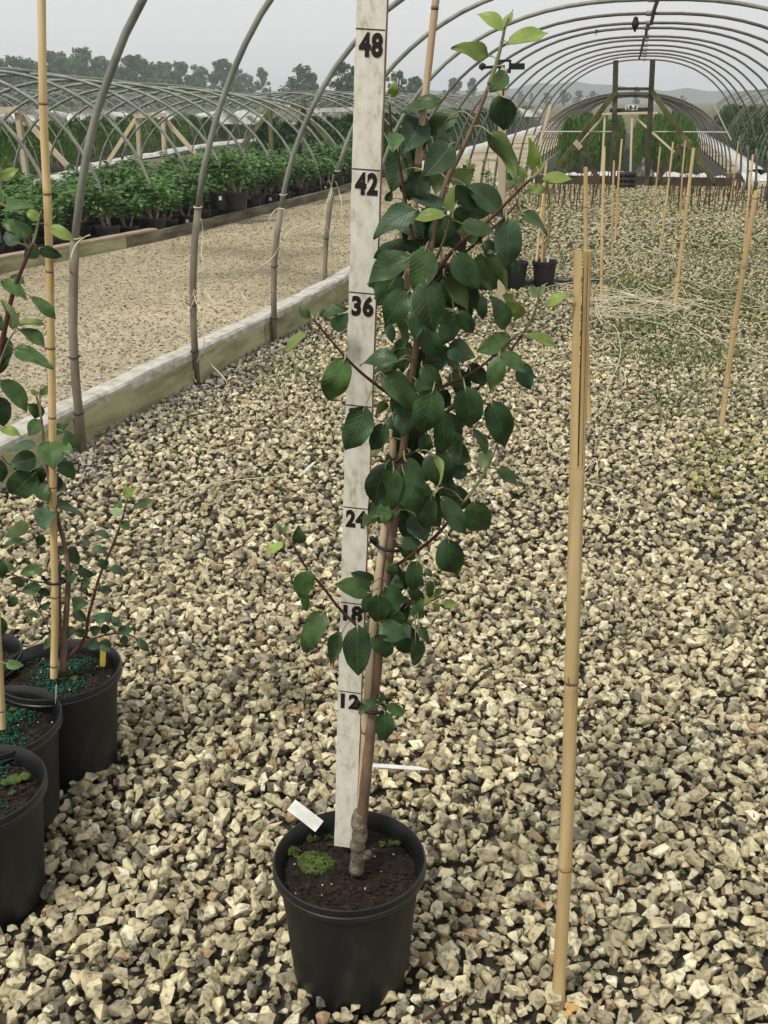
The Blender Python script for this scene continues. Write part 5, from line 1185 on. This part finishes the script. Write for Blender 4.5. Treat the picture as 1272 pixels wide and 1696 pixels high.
a_frame([(228, 190, 231, 255), (270, 187, 273, 262)], [(222, 193, 274, 190)], [(224, 198, 178, 270), (272, 196, 330, 262)], 21.5, 'lath', 'pale timber frame with two braces in the second tunnel row', .085)
a_frame([(537, 180, 537, 262)], [(530, 183, 585, 181)], [(535, 195, 470, 268)], 21.0, 'film', 'frame wrapped in white film beside the measuring stick', .08)
a_frame([(1002, 190, 996, 290), (1047, 185, 1044, 290)], [(985, 189, 1090, 187)], [(1000, 192, 925, 275), (1050, 192, 1120, 255)], 22.0, 'lath', 'pale timber frame at the front of the middle conifer tunnel', .04)
# white film: rolls along bed edges, heap at the end board, drifts in the field
def film_strip(pts, w, h, label, seed, name='plastic_film', n=60, rough=1.0):
    rs = random.Random(seed); P = curve_pts([Vector((x, y, 0)) for x, y in pts], max(2, n // max(1, len(pts) - 1))); b = MB(); m_ = 9
    for k, p in enumerate(P):
        d = (P[min(k + 1, len(P) - 1)] - P[max(0, k - 1)]).normalized(); s_ = Vector((-d.y, d.x, 0)); ww = w * (1 + rough * .25 * math.sin(k * .9 + seed)); hh_ = h * (1 + rough * (.28 * math.sin(k * .37 + seed) + .22 * math.sin(k * 1.13 + 2 * seed) + rs.uniform(-.12, .08)))
        for j in range(m_):
            t = j / (m_ - 1) * 2 - 1; b.v.append(p + s_ * t * ww * .5 + Vector((0, 0, -.01 + hh_ * (1 - t * t) ** .5 * (1 + rough * rs.uniform(-.25, .1)) + rough * rs.uniform(0, .01))))
        if k:
            i = len(b.v) - m_
            for j in range(m_ - 1): b.f.append((i - m_ + j, i - m_ + j + 1, i + j + 1, i + j)); b.m.append(0)
    o = b.build(name, M['film'], smooth=True, at=P[0]); return tag(o, label, 'plastic film')
film_strip([(-4.25, 20.0), (-4.35, 22.5), (-4.4, 28), (-4.5, 40), (-4.6, 68)], .38, .12, 'long white film roll along the lane edge by the conifer tunnel', 1, n=120, rough=.3)
film_strip([(2.45, 22.2), (2.55, 26), (2.7, 36), (2.95, 60)], .42, .12, 'long white film roll beside the right-hand conifer tunnel', 2, n=120, rough=.3)
film_strip([(-9.3, 12), (-9.9, 17), (-11.4, 22), (-12.2, 27), (-13.0, 33), (-13.3, 50)], .40, .09, 'white film roll between the shrub bed and the second tunnel row', 3, n=120, rough=.3)
film_strip([(-16.6, 20), (-17, 33), (-17.6, 60)], .5, .25, 'white film roll before the third tunnel row', 4, n=80, rough=.3)
film_strip([(-1.3, 20.3), (-.5, 20.1), (.2, 20.35), (.9, 20.2), (1.7, 20.4)], .9, .10, 'crumpled white film heaped behind the end board', 5, n=50)
film_strip([(-.6, 21.2), (.3, 21.0), (1.2, 21.3)], .8, .08, 'second fold of crumpled white film behind the heap', 6, n=30)
film_strip([(1.9, 20.6), (2.6, 20.9), (3.4, 20.7), (4.4, 21)], .6, .13, 'crumpled white film by the right end of the end board', 7, n=40)
p0 = PY(1062, 306, 19.3); b = MB(); rs = random.Random(8)
for k in range(9):
    t = k / 8; w = lerp(.26, .03, t); c = p0.lerp(PY(1071, 262, 19.1), t) + Vector((rs.uniform(-.02, .02), rs.uniform(-.04, .04), 0))
    for j in range(6): b.v.append(c + Vector(((j / 5 - .5) * w * 2, .05 * math.sin(j * 2.2 + k), 0)))
    if k:
        i = len(b.v) - 6
        for j in range(5): b.f.append((i - 6 + j, i - 5 + j, i + j + 1, i + j)); b.m.append(0)
tag(b.build('plastic_film', M['film'], at=p0, smooth=True), 'white film drawn up to a peak against the end frame post', 'plastic film')
for k, (px, py, Y, w, h) in enumerate([(40, 197, 33, 3.2, .42), (130, 195, 34, 3.6, .55), (215, 193, 36, 2.6, .40), (310, 194, 37, 3.2, .40), (388, 194, 36, 1.5, .45), (425, 197, 36, 1.2, .35), (525, 193, 32, 1.0, .5), (875, 186, 54, 1.4, .40), (800, 190, 46, 1.0, .35)]):
    p = PY(px, py, Y); b = MB(); rs = random.Random(k); n, m_ = 14, 7
    for i in range(n):
        for j in range(m_):
            u, v = i / (n - 1), j / (m_ - 1); b.v.append(Vector((p.x + (u - .5) * w, p.y + .12 * math.sin(u * 9 + v * 3 + k), p.z - h * .5 + h * v * (.72 + .28 * abs(math.sin(u * 5.5 + k))) + rs.uniform(-.008, .008))))
    for i in range(n - 1):
        for j in range(m_ - 1): a = i * m_ + j; b.f.append((a, a + m_, a + m_ + 1, a + 1)); b.m.append(0)
    b2 = MB(); b2.v = b.v; b2.f = b.f; b2.m = b.m
    tag(b2.build('tunnel_film', M['film'], at=p, smooth=True), 'sheet of white film hanging in a far tunnel', 'plastic film', 'white film hanging in the far tunnels')
#@@FAR
# ------------------------------------------------------------------ trees, hills, haze
def tree_meshes(seed, h, w, open_=.0, n=34, q=60, leaf=.42, flat=1.0):
    rs = random.Random(seed); tb = MB(); fb = MB()
    tb.tube([Vector((0, 0, -.3)), Vector((rs.uniform(-.2, .2), 0, h * .3)), Vector((rs.uniform(-.4, .4), rs.uniform(-.3, .3), h * .75))], [h * .028, h * .02, h * .006], 7)
    for k in range(n):
        t = rs.uniform(.16, 1.0); a = rs.uniform(0, 6.28); rr = w * .5 * (math.sin(math.pi * (t * .82 + .12)) ** .6) * rs.uniform(.15, 1.0)
        c = Vector((math.cos(a) * rr, math.sin(a) * rr, h * t * .93)); cr = rs.uniform(.07, .135) * h * (1 - .35 * t)
        tb.tube([Vector((0, 0, h * max(.12, t * .55))), c * .6 + Vector((0, 0, c.z * .36)), c], [h * .007, h * .004, h * .0015], 4, caps=False)
        for _ in range(q):
            d = Vector((rs.gauss(0, 1), rs.gauss(0, 1), rs.gauss(0, .75))); d = d.normalized() * cr * rs.random() ** .45; p = c + d
            u = Vector((rs.gauss(0, 1), rs.gauss(0, 1), rs.gauss(0, 1))).normalized(); v = u.cross(Vector((rs.gauss(0, 1), rs.gauss(0, 1), rs.gauss(0, 1)))).normalized(); s_ = leaf * rs.uniform(.5, 1.2)
            i = len(fb.v); fb.v += [p - u * s_, p + v * s_ * .6, p + u * s_, p - v * s_ * .6]; fb.f.append((i, i + 1, i + 2, i + 3)); fb.m.append(0)
    return tb.mesh('trunk', M['tree_bark']), fb.mesh('crown', M['tree_leaf'])
TM = [tree_meshes(1, 12, 8, n=44), tree_meshes(2, 12, 6.5, n=38), tree_meshes(3, 12, 9.5, n=50), tree_meshes(4, 12, 4.5, n=26), tree_meshes(5, 12, 11, n=56), tree_meshes(6, 12, 8.5, n=30, q=46)]
def far_tree(px, base_y, top_y, dist, k, label, group=None, wide=1.0, dark=None):
    d = ray(px, 165); p = Vector((d.x, d.y, 0)) * dist; zt = CAM_H + (165 - top_y) / 1850 * dist; s_ = zt / 11.6
    root = thing('broadleaf_tree', label, 'tree', p, group); root.scale = (s_ * wide, s_ * wide, s_); root.rotation_euler = (0, 0, rg.uniform(0, 6))
    for nm, me in zip(('trunk', 'crown'), TM[k]):
        o = bpy.data.objects.new(nm, me); COL.objects.link(o); o.parent = root
GTL = 'broadleaf trees of the tree line on the left'; LTL = 'hazy broadleaf tree in the tree line behind the left tunnels'
for (px, ty, ds, k, w) in [(-40, 92, 175, 2, 1.2), (-8, 97, 170, 0, 1.2), (28, 100, 180, 4, 1.1), (60, 102, 185, 1, 1.3), (92, 94, 180, 3, 1.5), (118, 92, 190, 1, 1.2), (150, 84, 170, 2, 1.0), (172, 100, 200, 0, 1.0), (196, 112, 210, 4, .9), (226, 98, 180, 0, 1.2), (250, 101, 190, 5, 1.1), (275, 108, 195, 0, 1.1), (300, 108, 185, 4, .9), (330, 112, 200, 1, 1.3), (372, 104, 185, 0, 1.0), (398, 114, 200, 2, .9), (412, 124, 210, 1, 1.0), (-24, 112, 150, 4, 1.0), (10, 118, 155, 0, 1.3), (45, 116, 160, 2, 1.1), (78, 112, 160, 4, 1.0), (108, 114, 160, 0, 1.2), (135, 110, 165, 4, .9), (184, 122, 165, 2, 1.1), (212, 118, 165, 0, 1.2), (240, 118, 170, 4, 1.0), (262, 120, 170, 2, 1.0), (290, 122, 170, 0, 1.2), (316, 126, 175, 2, 1.1), (352, 126, 190, 4, .9), (385, 128, 190, 0, 1.1)]:
    far_tree(px, 168, ty, ds, k, LTL, GTL, w)
far_tree(436, 168, 118, 190, 3, 'narrow hazy tree standing alone at the end of the left tree line')
far_tree(492, 168, 104, 150, 5, 'round open-crowned tree standing alone above the left tunnel', wide=1.15); far_tree(513, 168, 122, 155, 1, 'smaller tree leaning against the round open-crowned tree')
far_tree(566, 170, 108, 105, 4, 'dense dark green tree beside the measuring stick', wide=.8); far_tree(594, 170, 112, 108, 2, 'dense green tree hidden mostly by the measuring stick', wide=.9)
far_tree(660, 168, 122, 120, 4, 'leafy tree right of the measuring stick behind the hoops', wide=.85); far_tree(688, 168, 130, 125, 0, 'lower leafy tree beside the one behind the hoops'); 
far_tree(752, 168, 132, 230, 0, 'small far hazy tree between the leaning stake and the sprinkler', wide=1.1); far_tree(783, 168, 133, 235, 3, 'slim far hazy tree just left of the sprinkler', wide=1.2)
GRT = 'far trees behind the end frame'; LRT = 'far bluish tree behind the hoop house end'
for (px, ty, ds, k, w) in [(862, 151, 300, 1, 1), (880, 155, 300, 3, 1), (905, 154, 260, 0, 1.2), (935, 149, 240, 2, 1.1), (958, 151, 250, 0, 1.1), (982, 152, 250, 4, 1), (1052, 146, 240, 3, 1.3), (1008, 156, 260, 1, 1.2), (1100, 158, 280, 0, 1.2), (1130, 159, 300, 4, 1.2), (1250, 158, 300, 2, 1.3)]:
    far_tree(px, 168, ty, ds, k, LRT, GRT, w)
# low scrub under the tree line
SCR = [tree_meshes(11, 12, 22, n=46, q=50, leaf=.7)]
for i in range(26):
    px = -60 + i * 28; d = ray(px, 165); p = Vector((d.x, d.y, 0)) * (140 + rg.uniform(0, 30)); root = thing('scrub_bush', 'low scrub bush at the foot of the tree line', 'bush', p, 'scrub bushes at the foot of the tree line'); s_ = rg.uniform(.20, .28) * (1.35 if px < 330 else .75); root.scale = (s_ * 1.2, s_ * 1.2, s_); root.rotation_euler = (0, 0, rg.uniform(0, 6))
    o = bpy.data.objects.new('crown', SCR[0][1]); COL.objects.link(o); o.parent = root
def hill(name, prof, dist, depth):
    b = MB(); N = 160; ds = []
    for k in range(N + 1):
        px = lerp(prof[0][0], prof[-1][0], k / N); ty = 165
        for (a, ya), (c, yc) in zip(prof, prof[1:]):
            if a <= px <= c: ty = lerp(ya, yc, .5 - .5 * math.cos(math.pi * (px - a) / (c - a)))
        d = ray(px, 165); z = max(0.5, CAM_H + (165 - ty) / 1850 * dist + .9 * math.sin(k * 1.3) * rg.uniform(.3, 1))
        for (f, zz) in ((1.0, -.5), (1.03, z * .55), (1.07, z), (1.13, z * .7), (1.2, -.5)):
            b.v.append(Vector((d.x, d.y, 0)) * dist * f + Vector((0, 0, zz)))
        if k:
            i = len(b.v) - 5
            for j in range(4): b.f.append((i - 5 + j, i + j, i + j + 1, i - 4 + j)); b.m.append(0)
    o = b.build(name, M['hill'], smooth=True); o['kind'] = 'structure'
hill('hills', [(-400, 158), (-60, 156), (100, 158), (330, 156), (520, 150), (600, 152), (700, 149), (780, 151), (840, 146), (900, 138), (960, 137), (1020, 142), (1090, 150), (1130, 147), (1190, 151), (1260, 149), (1330, 150), (1700, 155)], 760, 100)
# the misty air: one closed box round everything
m = bpy.data.materials.new('misty_air'); m.use_nodes = True; t = m.node_tree; t.nodes.clear()
mo = t.nodes.new('ShaderNodeOutputMaterial'); pv = t.nodes.new('ShaderNodeVolumePrincipled'); pv.inputs['Color'].default_value = (0.90, 0.95, 1.0, 1); pv.inputs['Density'].default_value = 0.0012; pv.inputs['Anisotropy'].default_value = 0.0
t.links.new(pv.outputs[0], mo.inputs['Volume'])
bm = bmesh.new(); bmesh.ops.create_cube(bm, size=1)
for v in bm.verts: v.co = Vector((v.co.x * 2400, v.co.y * 2400, -1.2 + (v.co.z + .5) * 22))
me = bpy.data.meshes.new('haze'); bm.to_mesh(me); bm.free(); me.materials.append(m); o = bpy.data.objects.new('haze', me); COL.objects.link(o); o['kind'] = 'stuff'
